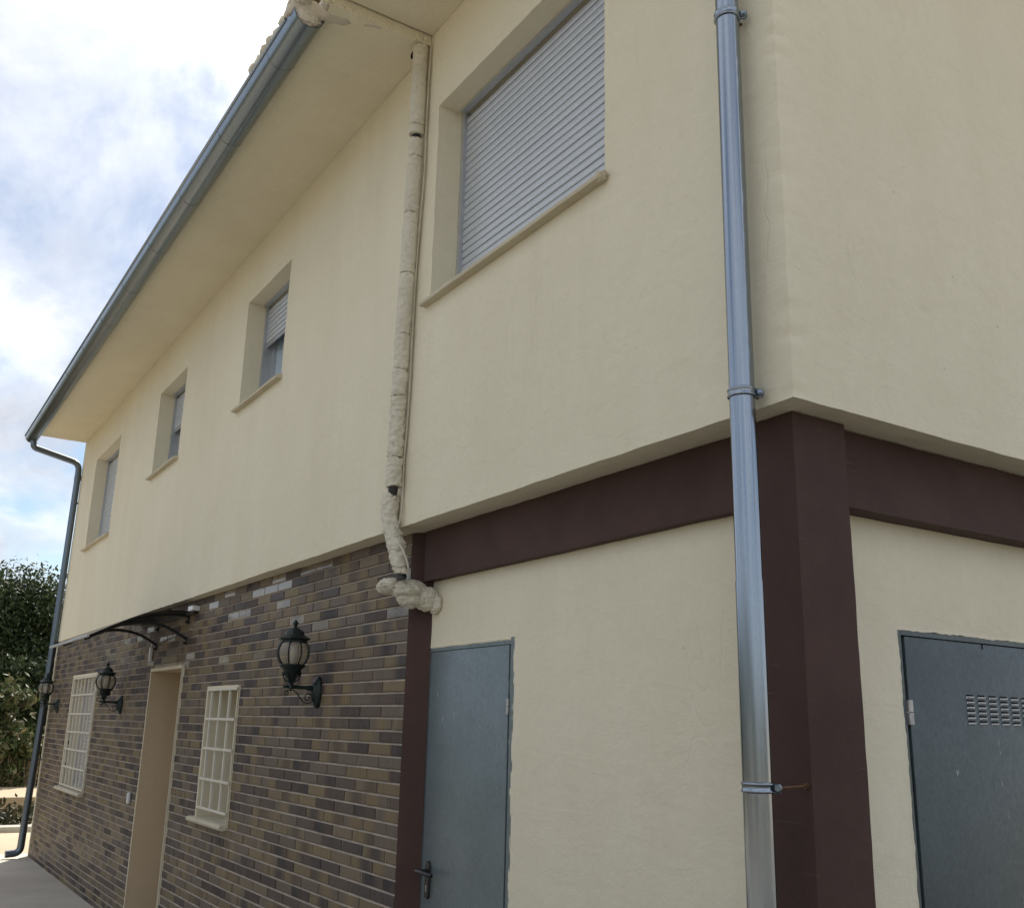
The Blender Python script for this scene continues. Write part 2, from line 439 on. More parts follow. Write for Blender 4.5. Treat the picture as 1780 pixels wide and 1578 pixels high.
# ------------------------------------------------------------------ mesh helpers
class MB:
    def __init__(s): s.v, s.f, s.mi = [], [], []
    def add(s, vs, fs, mi=0):
        b = len(s.v)
        s.v += [Vector(v) for v in vs]
        s.f += [tuple(b+i for i in f) for f in fs]
        s.mi += [mi]*len(fs)
        return s
    def quad(s, a, b, c, d, mi=0): return s.add([a, b, c, d], [(0, 1, 2, 3)], mi)
    def box(s, x0, x1, y0, y1, z0, z1, mi=0, bev=0.0):
        if bev <= 0:
            v = [(x, y, z) for z in (z0, z1) for y in (y0, y1) for x in (x0, x1)]
            return s.add(v, [(0, 2, 3, 1), (4, 5, 7, 6), (0, 1, 5, 4), (2, 6, 7, 3), (0, 4, 6, 2), (1, 3, 7, 5)], mi)
        bm = bmesh.new()
        bmesh.ops.create_cube(bm, size=1)
        for v in bm.verts:
            v.co = Vector(((x0+x1)/2+v.co.x*(x1-x0), (y0+y1)/2+v.co.y*(y1-y0), (z0+z1)/2+v.co.z*(z1-z0)))
        bmesh.ops.bevel(bm, geom=bm.edges[:], offset=bev, segments=2, affect='EDGES', profile=0.5)
        bm.verts.index_update()
        s.add([v.co.copy() for v in bm.verts], [tuple(v.index for v in f.verts) for f in bm.faces], mi)
        bm.free()
        return s
    def tube(s, pts, r, seg=10, cap=True, mi=0, flat=1.0):
        pts = [Vector(p) for p in pts]
        n = len(pts)
        rs = r if isinstance(r, (list, tuple)) else [r]*n
        t0 = (pts[1]-pts[0]).normalized()
        a = t0.cross(Vector((0, 0, 1)))
        if a.length < 1e-3: a = t0.cross(Vector((1, 0, 0)))
        a.normalize()
        vs, fs = [], []
        pt = t0
        for i, p in enumerate(pts):
            t = (pts[min(i+1, n-1)]-pts[max(i-1, 0)]).normalized()
            q = pt.rotation_difference(t)
            a = q @ a
            a = (a - t*a.dot(t)).normalized()
            b = t.cross(a)
            pt = t
            for k in range(seg):
                th = 2*pi*k/seg
                vs.append(p + a*cos(th)*rs[i] + b*sin(th)*rs[i]*flat)
        for i in range(n-1):
            for k in range(seg):
                k2 = (k+1) % seg
                fs.append((i*seg+k, i*seg+k2, (i+1)*seg+k2, (i+1)*seg+k))
        if cap:
            fs.append(tuple(range(seg-1, -1, -1)))
            fs.append(tuple((n-1)*seg+k for k in range(seg)))
        return s.add(vs, fs, mi)
    def lathe(s, prof, seg=24, c=(0, 0, 0), mi=0, rot0=0.0):
        vs, fs = [], []
        for (r, z) in prof:
            for k in range(seg):
                th = rot0+2*pi*k/seg
                vs.append((c[0]+r*cos(th), c[1]+r*sin(th), c[2]+z))
        n = len(prof)
        for i in range(n-1):
            for k in range(seg):
                k2 = (k+1) % seg
                fs.append((i*seg+k, i*seg+k2, (i+1)*seg+k2, (i+1)*seg+k))
        if prof[0][0] > 1e-4: fs.append(tuple(range(seg-1, -1, -1)))
        if prof[-1][0] > 1e-4: fs.append(tuple((n-1)*seg+k for k in range(seg)))
        return s.add(vs, fs, mi)
    def extrude_x(s, prof, x0, x1, mi=0, caps=True):
        n = len(prof)
        vs = [(x0, y, z) for y, z in prof]+[(x1, y, z) for y, z in prof]
        fs = [(i, (i+1) % n, n+(i+1) % n, n+i) for i in range(n)]
        if caps: fs += [tuple(range(n-1, -1, -1)), tuple(range(n, 2*n))]
        return s.add(vs, fs, mi)
    def mesh(s, name, mats, smooth=None, off=None):
        me = bpy.data.meshes.new(name)
        o = Vector(off) if off is not None else Vector((0, 0, 0))
        me.from_pydata([tuple(v-o) for v in s.v], [], s.f)
        if not isinstance(mats, (list, tuple)): mats = [mats]
        for m in mats: me.materials.append(m)
        if len(mats) > 1: me.polygons.foreach_set('material_index', s.mi)
        bm = bmesh.new(); bm.from_mesh(me)
        bmesh.ops.remove_doubles(bm, verts=bm.verts[:], dist=1e-5)
        bmesh.ops.recalc_face_normals(bm, faces=bm.faces[:])
        bm.to_mesh(me); bm.free()
        if smooth:
            me.polygons.foreach_set('use_smooth', [True]*len(me.polygons))
            me.set_sharp_from_angle(angle=radians(smooth))
        me.update()
        return me

def link(name, me, parent=None, loc=None, rot=None):
    o = bpy.data.objects.new(name, me)
    COL.objects.link(o)
    if parent is not None: o.parent = parent
    if loc is not None: o.location = loc
    if rot is not None: o.rotation_euler = rot
    return o
def part(name, mb, mats, parent, smooth=None, off=None):
    return link(name, mb.mesh(name, mats, smooth, off), parent)
def thing(name, label, cat, loc=(0, 0, 0), group=None):
    o = link(name, None, None, loc)
    o.empty_display_size = 0.1
    o['label'] = label; o['category'] = cat
    if group: o['group'] = group
    return o
def struct(name, mb, mats, label=None, cat=None, smooth=None):
    o = part(name, mb, mats, None, smooth)
    o['kind'] = 'structure'
    if label: o['label'] = label
    if cat: o['category'] = cat
    return o
def copy_tree(o, parent=None):
    c = o.copy(); COL.objects.link(c)
    if parent is not None: c.parent = parent
    for ch in list(o.children): copy_tree(ch, c)
    return c

def nz(p, f, amp, seed=0.0):
    return noise.noise_vector(Vector((p[0]*f+seed, p[1]*f+seed*1.7, p[2]*f-seed)))*amp
def rough(p, a=1.0):
    p = Vector(p)
    if abs(p.x) < 1e-4 and abs(p.y) < 1e-4 and p.z > 2.5:
        k = noise.noise(Vector((p.z*21, 0.3, 7.7)))
        p = p + Vector((-1, 1, 0))*(0.026*max(0, k-0.10)+0.002*noise.noise(Vector((p.z*60, 2, 2))))
    return p + nz(p, 1.3, 0.0035*a) + nz(p, 9.0, 0.0022*a, 3.1) + nz(p, 32.0, 0.0012*a, 8.3)
def cuts(a, b, step, extra=()):
    n = max(1, int(round((b-a)/step)))
    xs = [a+(b-a)*i/n for i in range(n+1)]
    for e in extra:
        if a < e < b:
            xs = [x for x in xs if abs(x-e) > step*0.3 or x in (a, b)]
            xs.append(e)
    return sorted(set(xs))
def grid(mb, us, vs, fn, holes=(), amp=1.0, mi=0):
    idx = {}
    V, F = [], []
    def g(i, j):
        if (i, j) not in idx:
            idx[(i, j)] = len(V)
            V.append(rough(fn(us[i], vs[j]), amp))
        return idx[(i, j)]
    for i in range(len(us)-1):
        uc = (us[i]+us[i+1])/2
        for j in range(len(vs)-1):
            vc = (vs[j]+vs[j+1])/2
            if any(h[0] < uc < h[1] and h[2] < vc < h[3] for h in holes): continue
            F.append((g(i, j), g(i+1, j), g(i+1, j+1), g(i, j+1)))
    mb.add(V, F, mi)
def rough_box(mb, x0, x1, y0, y1, z0, z1, step=0.05, amp=1.0, skip=''):
    xs, ys, zs = cuts(x0, x1, step), cuts(y0, y1, step), cuts(z0, z1, step)
    if 'f' not in skip: grid(mb, xs, zs, lambda a, b: (a, y0, b), (), amp)
    if 'b' not in skip: grid(mb, xs, zs, lambda a, b: (a, y1, b), (), amp)
    if 'l' not in skip: grid(mb, ys, zs, lambda a, b: (x0, a, b), (), amp)
    if 'r' not in skip: grid(mb, ys, zs, lambda a, b: (x1, a, b), (), amp)
    if 'd' not in skip: grid(mb, xs, ys, lambda a, b: (a, b, z0), (), amp)
    if 'u' not in skip: grid(mb, xs, ys, lambda a, b: (a, b, z1), (), amp)

# ------------------------------------------------------------------ setting: ground, pavement
g = MB(); S = 420
g.quad((-S, -S, -0.02), (S, -S, -0.02), (S, S, -0.02), (-S, S, -0.02))
struct('ground', g, m_ground, 'pale sunlit earth yard reaching past the end of the house', 'ground')
g = MB()
g.quad((-12.9, -13.0, -0.012), (12.8, -13.0, -0.012), (12.8, 16.0, -0.012), (-12.9, 16.0, -0.012))  # unseen yard, added darker than the ground to cut bounced light
struct('yard', g, m_added_yard, 'unseen grey gravel yard, added dark to cut the light bounced onto the house', 'yard')
g = MB()
xs = cuts(-12.9, -2.2, 0.35); ys = cuts(-1.5, 0.28, 0.35)
grid(g, xs, ys, lambda a, b: (a, b, 0.0), (), 1.0)
g.quad((-12.9, -1.5, 0.0), (-2.2, -1.5, 0.0), (-2.2, -1.5, -0.03), (-12.9, -1.5, -0.03))
g.quad((-2.2, -1.5, 0.0), (-2.2, 0.28, 0.0), (-2.2, 0.28, -0.03), (-2.2, -1.5, -0.03))
g.quad((-12.9, -1.5, 0.0), (-12.9, 0.28, 0.0), (-12.9, 0.28, -0.03), (-12.9, -1.5, -0.03))
struct('pavement', g, m_pave, 'grey concrete pavement along the foot of the brick wall', 'pavement', 40)
g = MB()
for y0 in range(-9, 12):
    g.box(-16.05, -15.72, y0+0.006, y0+0.994, -0.05, 0.06, bev=0.012)
struct('kerb', g, m_kerb, 'low concrete kerb in front of the dark planting bed', 'kerb')
g = MB()
g.box(-21.25, -18.42, -9, 14, -0.05, 0.30, bev=0.015)
m_grass = mk_ground('dark_meadow', (0.045, 0.055, 0.025), (0.075, 0.085, 0.038), (0.09, 0.085, 0.045), 2.0)
gm = MB(); gm.quad((-419, -419, -0.016), (-21.3, -419, -0.016), (-21.3, 419, -0.016), (-419, 419, -0.016))
struct('meadow', gm, m_grass, 'dark green meadow under the trees behind the terrace', 'meadow')
struct('terrace', g, m_terrace, 'bright cream sunlit terrace slab behind the planting bed', 'terrace')

# ------------------------------------------------------------------ the house
house = thing('house', 'two storey cream rendered house with brown frame and brick ground floor', 'house', (0, 0, 0))
H1 = 2.62
ZS = 5.31
W1 = (-2.29, -0.87, 3.745, 4.862)
W2 = (-5.40, -4.472, 3.98, 4.852)
W3 = (-8.13, -7.148, 3.98, 4.847)
W4 = (-11.37, -9.953, 3.692, 4.845)
WINS = (W1, W2, W3, W4)
XL = -12.43
RD = 0.34                                   # depth of the upper walls

def reveal(mb, h, fy, depth, sill=True):
    x0, x1, z0, z1 = h
    yc = cuts(0, depth, 0.06)
    zc = cuts(z0, z1, 0.06); xc = cuts(x0, x1, 0.06)
    grid(mb, yc, zc, lambda a, b: (x0, fy(x0)+a, b))
    grid(mb, yc, zc, lambda a, b: (x1, fy(x1)+a, b))
    grid(mb, xc, yc, lambda a, b: (a, fy(a)+b, z1))
    grid(mb, xc, yc, lambda a, b: (a, fy(a)+b, z0))

mb = MB()
ex = [v for h in WINS for v in h[:2]]; ez = [v for h in WINS for v in h[2:]]
zfine = cuts(H1, 5.44, 0.016, ez)
grid(mb, cuts(XL, 0.0, 0.045, ex), zfine, lambda a, b: (a, 0.0, b), WINS)
for h in WINS: reveal(mb, h, lambda x: 0.0, RD)
grid(mb, cuts(0.0, 8.0, 0.05), zfine, lambda a, b: (0.0, a, b))
grid(mb, cuts(XL, 0.0, 0.045), cuts(0.0, RD, 0.05), lambda a, b: (a, b, H1))
grid(mb, cuts(-RD, 0.0, 0.05), cuts(RD-0.03, 8.0, 0.05), lambda a, b: (a, b, H1+0.0025))
grid(mb, cuts(0.0, 8.0, 0.3), cuts(H1, 5.44, 0.3), lambda a, b: (XL, a, b))
grid(mb, cuts(XL, 0.0, 0.5), cuts(0.0, 5.44, 0.5), lambda a, b: (a, 8.0, b))
for x in (0.0, XL):                         # gables
    mb.add([(x, 0, 5.44), (x, 8, 5.44), (x, 4, 6.98)], [(0, 1, 2)])
upper = part('upper_wall', mb, m_cream, house, 30)

# ground floor rendered walls (recessed)
mb = MB()
YF = 0.19
XR = -0.21
DL = (-2.487, -1.742, -0.05, 2.052)
DR = (0.66, 1.74, -0.05, 2.03)
grid(mb, cuts(-2.53, -0.25, 0.045, DL[:2]), cuts(-0.05, H1, 0.045, DL[2:]), lambda a, b: (a, YF, b), (DL,))
grid(mb, cuts(0.22, 8.0, 0.045, DR[:2]), cuts(-0.05, H1, 0.045, DR[2:]), lambda a, b: (XR, a, b), (DR,))
reveal(mb, DL, lambda x: YF, 0.25)
yc = cuts(DR[0], DR[1], 0.05); zc = cuts(DR[2], DR[3], 0.05); xc = cuts(XR-0.25, XR, 0.06)
grid(mb, xc, zc, lambda a, b: (a, DR[0], b)); grid(mb, xc, zc, lambda a, b: (a, DR[1], b))
grid(mb, xc, yc, lambda a, b: (a, b, DR[3]))
part('lower_wall', mb, m_cream, house, 30)
mb = MB()
mb.box(-12.55, -12.45, 0.08, 8.0, -0.05, 2.60)
mb.box(-12.59, -12.552, YB(-12.6)-0.012, 0.30, -0.02, 2.60)
mb.box(-12.72, -12.585, YB(-12.6)+0.03, 3.0, -0.05, 0.32, bev=0.01)
part('side_wall', mb, m_cream, house)

# brown beams and columns
mb = MB(); rough_box(mb, -2.50, -0.30, 0.145, 0.30, 2.372, 2.618, 0.045, 0.8, 'bu'); part('beam', mb, m_brown, house, 35)
mb = MB(); rough_box(mb, -0.35, -0.13, 0.32, 8.0, 2.374, 2.618, 0.05, 0.8, 'lu'); part('beam', mb, m_brown, house, 35)
mb = MB(); rough_box(mb, -0.31, -0.088, 0.09, 0.318, -0.05, 2.617, 0.05, 0.8, 'u'); part('column', mb, m_brown, house, 35)
mb = MB()
zc = cuts(-0.05, 2.617, 0.05)
pl = [(-2.575, YB(-2.575)-0.004), (-2.545, 0.128), (-2.480, 0.190)]
for (p, q) in zip(pl[:-1], pl[1:]):
    grid(mb, [0, 0.5, 1], zc, lambda a, b, p=p, q=q: (p[0]+(q[0]-p[0])*a, p[1]+(q[1]-p[1])*a, b), (), 0.7)
part('column', mb, m_brown, house, 40)

# soffits
mb = MB()
rough_box(mb, XL, -2.42, -0.585, -0.001, ZS, 5.46, 0.07, 1.6, 'b')
part('soffit', mb, m_cream, house, 35)
mb = MB()
rough_box(mb, -2.405, 0.55, -0.75, -0.001, 5.365, 5.47, 0.08, 1.2, 'b')
part('soffit', mb, m_cream, house, 35)
mb = MB()
for i in range(60):                         # crumbly mortar edge along the joint of the two soffits
    y = -0.72+0.70*i/59
    p = Vector((-2.424+random.uniform(-0.010, 0.004), y, ZS+0.010+random.uniform(-0.008, 0.02)))
    r = random.uniform(0.006, 0.014)
    bm = bmesh.new(); bmesh.ops.create_icosphere(bm, subdivisions=1, radius=r)
    bm.verts.index_update()
    mb.add([p+Vector((v.co.x, v.co.y*1.3, v.co.z*0.8))+nz(v.co+p, 40, 0.006) for v in bm.verts], [tuple(v.index for v in f.verts) for f in bm.faces])
    bm.free()
part('joint_mortar', mb, m_cream, house, 80)

# mortar patch that closes the end of the gutter
def blob(mb, c, rad, amp=0.25, freq=9, seed=0, sub=3, flat=None):
    bm = bmesh.new(); bmesh.ops.create_icosphere(bm, subdivisions=sub, radius=1)
    bm.verts.index_update()
    c = Vector(c)
    vs = []
    for v in bm.verts:
        d = v.co.normalized()
        k = 1+amp*noise.noise(d*1.6+Vector((seed, seed*2, 0)))+amp*0.5*noise.noise(d*4.1+Vector((seed, 0, seed)))+amp*0.22*noise.noise(d*9+Vector((0, seed, seed)))
        vs.append(c+Vector((d.x*rad[0]*k, d.y*rad[1]*k, d.z*rad[2]*k)))
    mb.add(vs, [tuple(v.index for v in f.verts) for f in bm.faces])
    bm.free()
def foam_lump(mb, c, rad, seed, sub=5):
    bm = bmesh.new(); bmesh.ops.create_icosphere(bm, subdivisions=sub, radius=1)
    bm.verts.index_update()
    vs = []
    for v in bm.verts:
        d = v.co.normalized()
        o_ = Vector((seed, seed*1.3, -seed))
        k = 1+0.13*noise.noise(d*1.5+o_)+0.08*noise.noise(d*3.7+o_)
        k -= 0.09*max(0, 0.14-abs(noise.noise(d*2.1+o_*2)))/0.14
        k += 0.016*noise.noise(d*11+o_)-0.06*max(0, noise.noise(d*7+o_*3)-0.35)
        vs.append(Vector(c)+Vector((d.x*rad[0]*k, d.y*rad[1]*k, d.z*rad[2]*k))*0.92)
    mb.add(vs, [tuple(v.index for v in f.verts) for f in bm.faces])
    bm.free()
mb = MB()
ctr = [(-2.600, -0.768, 5.345, 0.048), (-2.575, -0.700, 5.325, 0.062), (-2.550, -0.620, 5.325, 0.044), (-2.535, -0.555, 5.330, 0.038), (-2.510, -0.470, 5.332, 0.036), (-2.480, -0.400, 5.334, 0.030), (-2.455, -0.330, 5.336, 0.028), (-2.440, -0.250, 5.338, 0.026)]
V, F = [], []
sg = 20; sub = 6
path = []
for i in range(len(ctr)-1):
    for k in range(sub):
        t = k/sub
        path.append(tuple(ctr[i][j]+(ctr[i+1][j]-ctr[i][j])*t for j in range(4)))
path.append(ctr[-1])
for p in path:
    for k in range(sg):
        t = 2*pi*k/sg
        q_ = Vector((p[0]+cos(t)*p[3], p[1], p[2]+sin(t)*p[3]))
        V.append(q_+nz(q_, 9, 0.020)+nz(q_, 26, 0.008, 4))
for i in range(len(path)-1):
    for k in range(sg): F.append((i*sg+k, i*sg+(k+1) % sg, (i+1)*sg+(k+1) % sg, (i+1)*sg+k))
foam_lump(mb, (-2.560, -0.715, 5.365), (0.110, 0.060, 0.050), 51)
foam_lump(mb, (-2.560, -0.665, 5.285), (0.036, 0.079, 0.068), 57)
foam_lump(mb, (-2.490, -0.590, 5.385), (0.075, 0.026, 0.070), 59)
F += [tuple(range(sg-1, -1, -1)), tuple((len(path)-1)*sg+k for k in range(sg))]
mb.add(V, F)
part('mortar_patch', mb, m_mortarpatch, house, 80)

# roof
mb = MB()
pit = atan2(1.54, 4.0)
def rz(y): return 5.50+(y+0.62)*math.tan(pit) if y <= 4 else 5.50+4.62*math.tan(pit)-(y-4)*math.tan(pit)
xs = cuts(-12.52, 0.6, 0.0445)
ys = [-0.60, 0.5, 2.0, 4.0, 6.0, 8.55]
V = [(x, y, rz(y)+0.035*(0.5+0.5*cos(2*pi*(x+12.52)/0.178))) for y in ys for x in xs]
n = len(xs)
mb.add(V, [(j*n+i, j*n+i+1, (j+1)*n+i+1, (j+1)*n+i) for j in range(len(ys)-1) for i in range(n-1)])
mb.quad((-12.5, -0.58, 5.455), (0.55, -0.58, 5.455), (0.55, 8.5, 5.455), (-12.5, 8.5, 5.455))
roof = part('roof', mb, m_tile, house, 50)
tile = MB()
seg = 8; L = 0.36
for (rr_, y0) in ((0.080, 0.0), (0.068, 0.0)):
    pass
V = []
for (y, r1, r2) in ((0.0, 0.078, 0.064), (L, 0.068, 0.054)):
    for k in range(seg+1):
        t = pi*k/seg; V.append((r1*cos(t), y, r1*sin(t)))
    for k in range(seg+1):
        t = pi*k/seg; V.append((r2*cos(t), y, r2*sin(t)))
m_ = seg+1
F = []
for k in range(seg):
    F += [(k, k+1, 2*m_+k+1, 2*m_+k), (m_+k, 3*m_+k, 3*m_+k+1, m_+k+1), (k, m_+k, m_+k+1, k+1)]
tile.add(V, F)
tme = tile.mesh('roof_tile', m_tile, 50)
x = -12.43
while x < -2.5:
    link('roof_tile', tme, roof, (x, -0.600+random.uniform(-0.012, 0.012), 5.478), (pit+random.uniform(-0.02, 0.02), 0, random.uniform(-0.03, 0.03)))
    x += 0.178
mb = MB()
for i in range(9):
    xx = -3.35+i*0.098
    blob(mb, (xx, -0.700+random.uniform(-0.008, 0.008), 5.425+random.uniform(-0.012, 0.012)+0.002*i), (0.06, 0.03, 0.024), 0.35, seed=i*1.3, sub=2)
part('eave_mortar', mb, m_cream, house, 80)

# ------------------------------------------------------------------ brickwork
ENT = (-7.44, -6.475, -0.2, 2.09)
WA = (-5.70, -5.032, 1.012, 1.905)
WB = (-11.08, -9.745, 0.925, 2.13)
BH = (ENT, WA, WB)
BXL = -12.552
mb = MB()
rowk = -2
while True:                                  # struck joints: flush with the brick below, cut back under the brick above
    zb_ = 0.051+0.06*rowk
    if zb_ > H1: break
    for (za, zt_, ya, yt_) in ((zb_-0.010, zb_, 0.0012, 0.0085), (zb_, zb_+0.05, 0.0045, 0.0045)):
        zm = (za+zt_)/2
        zt2 = min(zt_, H1)
        segs = [(BXL, BX0-0.004)]
        for h in BH:
            if h[2] < zm < h[3]:
                ns = []
                for (p, q) in segs:
                    if q <= h[0] or p >= h[1]: ns.append((p, q)); continue
                    if p < h[0]: ns.append((p, h[0]))
                    if q > h[1]: ns.append((h[1], q))
                segs = ns
        for (p, q) in segs:
            mb.quad((p, YB(p)+ya, za), (q, YB(q)+ya, za), (q, YB(q)+yt_, zt2), (p, YB(p)+yt_, zt2))
    rowk += 1
mb.quad((BXL, YB(BXL)+0.03, -0.05), (ENT[0]-0.005, YB(ENT[0])+0.03, -0.05), (ENT[0]-0.005, YB(ENT[0])+0.03, WB[2]-0.01), (BXL, YB(BXL)+0.03, WB[2]-0.01))
brickwall = part('brick_wall', mb, m_mortar, house)
BHT = 0.05
_bm = {}
def brick_shape(L):
    c = 0.0028; D = 0.030; h = BHT/2
    return ([(-L/2, D, -h), (L/2, D, -h), (L/2, D, h), (-L/2, D, h),
             (-L/2, c, -h), (L/2, c, -h), (L/2, c, h), (-L/2, c, h),
             (-L/2+c, 0, -h+c), (L/2-c, 0, -h+c), (L/2-c, 0, h-c), (-L/2+c, 0, h-c)],
            [(0, 1, 5, 4), (1, 2, 6, 5), (2, 3, 7, 6), (3, 0, 4, 7), (4, 5, 9, 8), (5, 6, 10, 9), (6, 7, 11, 10), (7, 4, 8, 11), (8, 9, 10, 11)])
def brick_mesh(L):
    k = round(L, 3)
    if k not in _bm:
        q = MB(); v, f = brick_shape(k); q.add(v, f)
        _bm[k] = q.mesh('brick', m_brick)
    return _bm[k]
bricks = []
rowi = -2
while True:
    z0 = 0.051+0.06*rowi
    if z0 > H1: break
    hh = min(BHT, H1-0.004-z0)
    zc_ = z0+BHT/2
    if hh > 0.02:
        offx = 0.125 if (rowi % 2) else 0.0
        k = 0
        while True:
            xr = BX0-0.25*k+offx-0.005
            xl = xr-0.24
            k += 1
            if xl < BXL-0.25: break
            a, b = max(xl, BXL), min(xr, BX0-0.004)
            if b-a < 0.02: continue
            segs = [(a, b)]
            for h in BH:
                if h[2]-0.028 < zc_ < h[3]+0.028:
                    ns = []
                    for (p, q) in segs:
                        if q <= h[0] or p >= h[1]: ns.append((p, q)); continue
                        if p < h[0]: ns.append((p, h[0]-0.004))
                        if q > h[1]: ns.append((h[1]+0.004, q))
                    segs = ns
            for (p, q) in segs:
                if q-p > 0.02: bricks.append(((p+q)/2, zc_, q-p))
    rowi += 1
def inframe(x, y, z):
    d = Vector((x, y, z))-CAMPOS
    dz = d.dot(fw)
    if dz <= 0: return False
    px = 890+FPX*d.dot(rt)/dz; py = 789-FPX*d.dot(up)/dz
    return 0 < px < 1780 and py < 1585
ba = atan2(SK, 1.0)
vis = []
for b in bricks:
    d = (Vector((b[0], YB(b[0]), b[1]))-CAMPOS).length
    vis.append((0 if inframe(b[0], YB(b[0]), b[1]) and b[2] > 0.06 else 1, d, b))
vis.sort()
rest = MB()
for i, (o_, d, (bx, bz, bl)) in enumerate(vis):
    py = YB(bx)-0.001+random.uniform(-0.0016, 0.0012)
    rz_ = ba+random.uniform(-0.004, 0.004); ry_ = random.uniform(-0.003, 0.003)
    if i < 300 and o_ == 0:
        link('brick', brick_mesh(bl), brickwall, (bx, py, bz), (random.uniform(-0.015, 0.015), ry_, rz_))
    else:
        v, f = brick_shape(bl)
        R_ = Matrix.Translation((bx, py, bz)) @ Matrix.Rotation(rz_, 4, 'Z') @ Matrix.Rotation(ry_, 4, 'Y') @ Matrix.Rotation(random.uniform(-0.015, 0.015), 4, 'X')
        rest.add([R_ @ Vector(q) for q in v], f)
o = part('brickwork', rest, m_brick, brickwall)
o['kind'] = 'stuff'

# reveals of the ground floor openings
for h, dp in ((ENT, 0.42), (WA, 0.32), (WB, 0.30)):
    mb = MB()
    x0, x1, z0, z1 = h
    z0 = max(z0, -0.02)
    for (X, sgn) in ((x0, 1), (x1, -1)):
        xo = X-0.0*sgn
        grid(mb, cuts(0, dp, 0.06), cuts(z0, z1, 0.07), lambda a, b, xo=xo, X=X: (xo, YB(X)-0.016+a, b), (), 0.6)
    grid(mb, cuts(x0, x1, 0.06), cuts(0, dp, 0.06), lambda a, b: (a, YB(a)-0.016+b, z1), (), 0.6)
    if h is not ENT: grid(mb, cuts(x0, x1, 0.06), cuts(0, dp, 0.06), lambda a, b: (a, YB(a)-0.016+b, z0), (), 0.6)
    t = 0.026                                # thin plaster border round the opening
    part('reveal', mb, m_bounce_reveal if h is ENT else m_reveal, house, 35)
    mb = MB()
    for (a0, a1, c0, c1) in ((x0-t, x0, z0, z1+t), (x1, x1+t*0.6, z0, z1+t), (x0, x1, z1, z1+t)):
        ya = YB((a0+a1)/2)
        grid(mb, cuts(a0, a1, 0.03), cuts(c0, c1, 0.05), lambda a, b: (a, YB(a)-0.016, b), (), 0.5)
        mb.box(a0+0.001, a1-0.001, ya-0.014, ya+0.012, c0+0.001, c1-0.001)
    part('opening_border', mb, m_reveal, house, 35)

# ------------------------------------------------------------------ windows of the upper floor
SP = 0.0415
prof = [(0.006, 0.0), (0.006, 0.0048), (-0.0052, 0.0056), (-0.0078, 0.010), (-0.0090, 0.021), (-0.0080, 0.033), (-0.0055, 0.0400), (0.0, 0.0413), (0.006, 0.0413), (0.006, 0.0)]
def window(h, open_z, lump=False):
    x0, x1, z0, z1 = h
    wy = 0.165
    mb = MB()
    mb.box(x0, x0+0.030, wy-0.028, wy+0.09, z0+0.005, z1-0.002)
    mb.box(x1-0.030, x1, wy-0.028, wy+0.09, z0+0.005, z1-0.002)
    mb.box(x0+0.031, x1-0.031, wy-0.055, wy-0.020, z1-0.016, z1+0.004)
    mb.box(x0+0.031, x1-0.031, wy+0.03, wy+0.09, z0+0.005, z0+0.06)
    win = part('window', mb, m_alu, house)
    sl = MB(); sl.extrude_x(prof, x0+0.022, x1-0.022)
    sme = sl.mesh('shutter_slat', m_slat, 40)
    z = z1-0.030-SP
    n = 0
    while z > open_z-SP*0.6:
        link('shutter_slat', sme, win, (random.uniform(-0.0015, 0.0015), wy+random.uniform(-0.001, 0.001), z))
        z -= SP; n += 1
    zb = z+SP
    mb = MB(); mb.box(x0+0.03, x1-0.03, wy-0.006, wy+0.008, zb-0.028, zb-0.004, bev=0.002)
    if open_z > z0+0.05: part('shutter_end_bar', mb, m_alu, win)
    gy = wy+0.055
    mb = MB(); mb.box(x0+0.031, x1-0.031, gy, gy+0.004, z0+0.061, z1-0.02)
    part('glass', mb, m_pane, win)
    if open_z > z0+0.05:
        xm = (x0+x1)/2
        mb = MB(); mb.box(xm-0.03, xm+0.03, gy-0.012, gy+0.03, z0+0.061, z1-0.02)
        mb.box(x0+0.031, x0+0.075, gy-0.012, gy+0.03, z0+0.061, z1-0.02)
        mb.box(x1-0.075, x1-0.031, gy-0.012, gy+0.03, z0+0.061, z1-0.02)
        part('sash', mb, m_alu, win)
        mb = MB()
        xs = cuts(x0+0.03, x1-0.03, 0.012)
        grid(mb, xs, [z0+0.04, z1-0.02], lambda a, b: (a, gy+0.026+0.012*sin(a*70)+0.008*sin(a*31+1), b), (), 0.0)
        part('curtain', mb, m_curtain, win, 60)
    mb = MB()
    ps = [(-0.042, z0-0.006), (-0.046, z0-0.014), (-0.042, z0-0.025), (0.0, z0-0.026), (wy-0.03, z0-0.020), (wy-0.03, z0+0.016), (0.0, z0+0.006), (-0.034, z0)]
    xs = cuts(x0-0.045, x1+0.018, 0.05)
    V = [rough((x, y, z), 0.8) for x in xs for (y, z) in ps]
    m = len(ps)
    F = [(i*m+k, i*m+(k+1) % m, (i+1)*m+(k+1) % m, (i+1)*m+k) for i in range(len(xs)-1) for k in range(m)]
    F += [tuple(range(m-1, -1, -1)), tuple((len(xs)-1)*m+k for k in range(m))]
    mb.add(V, F)
    if lump: blob(mb, (x1+0.008, -0.022, z0-0.010), (0.026, 0.022, 0.020), 0.5, seed=4)
    part('sill', mb, m_sill, win, 50)
    return win
window(W1, 3.76, True)
window(W2, 4.53)
window(W3, 4.50)
window(W4, 3.82)

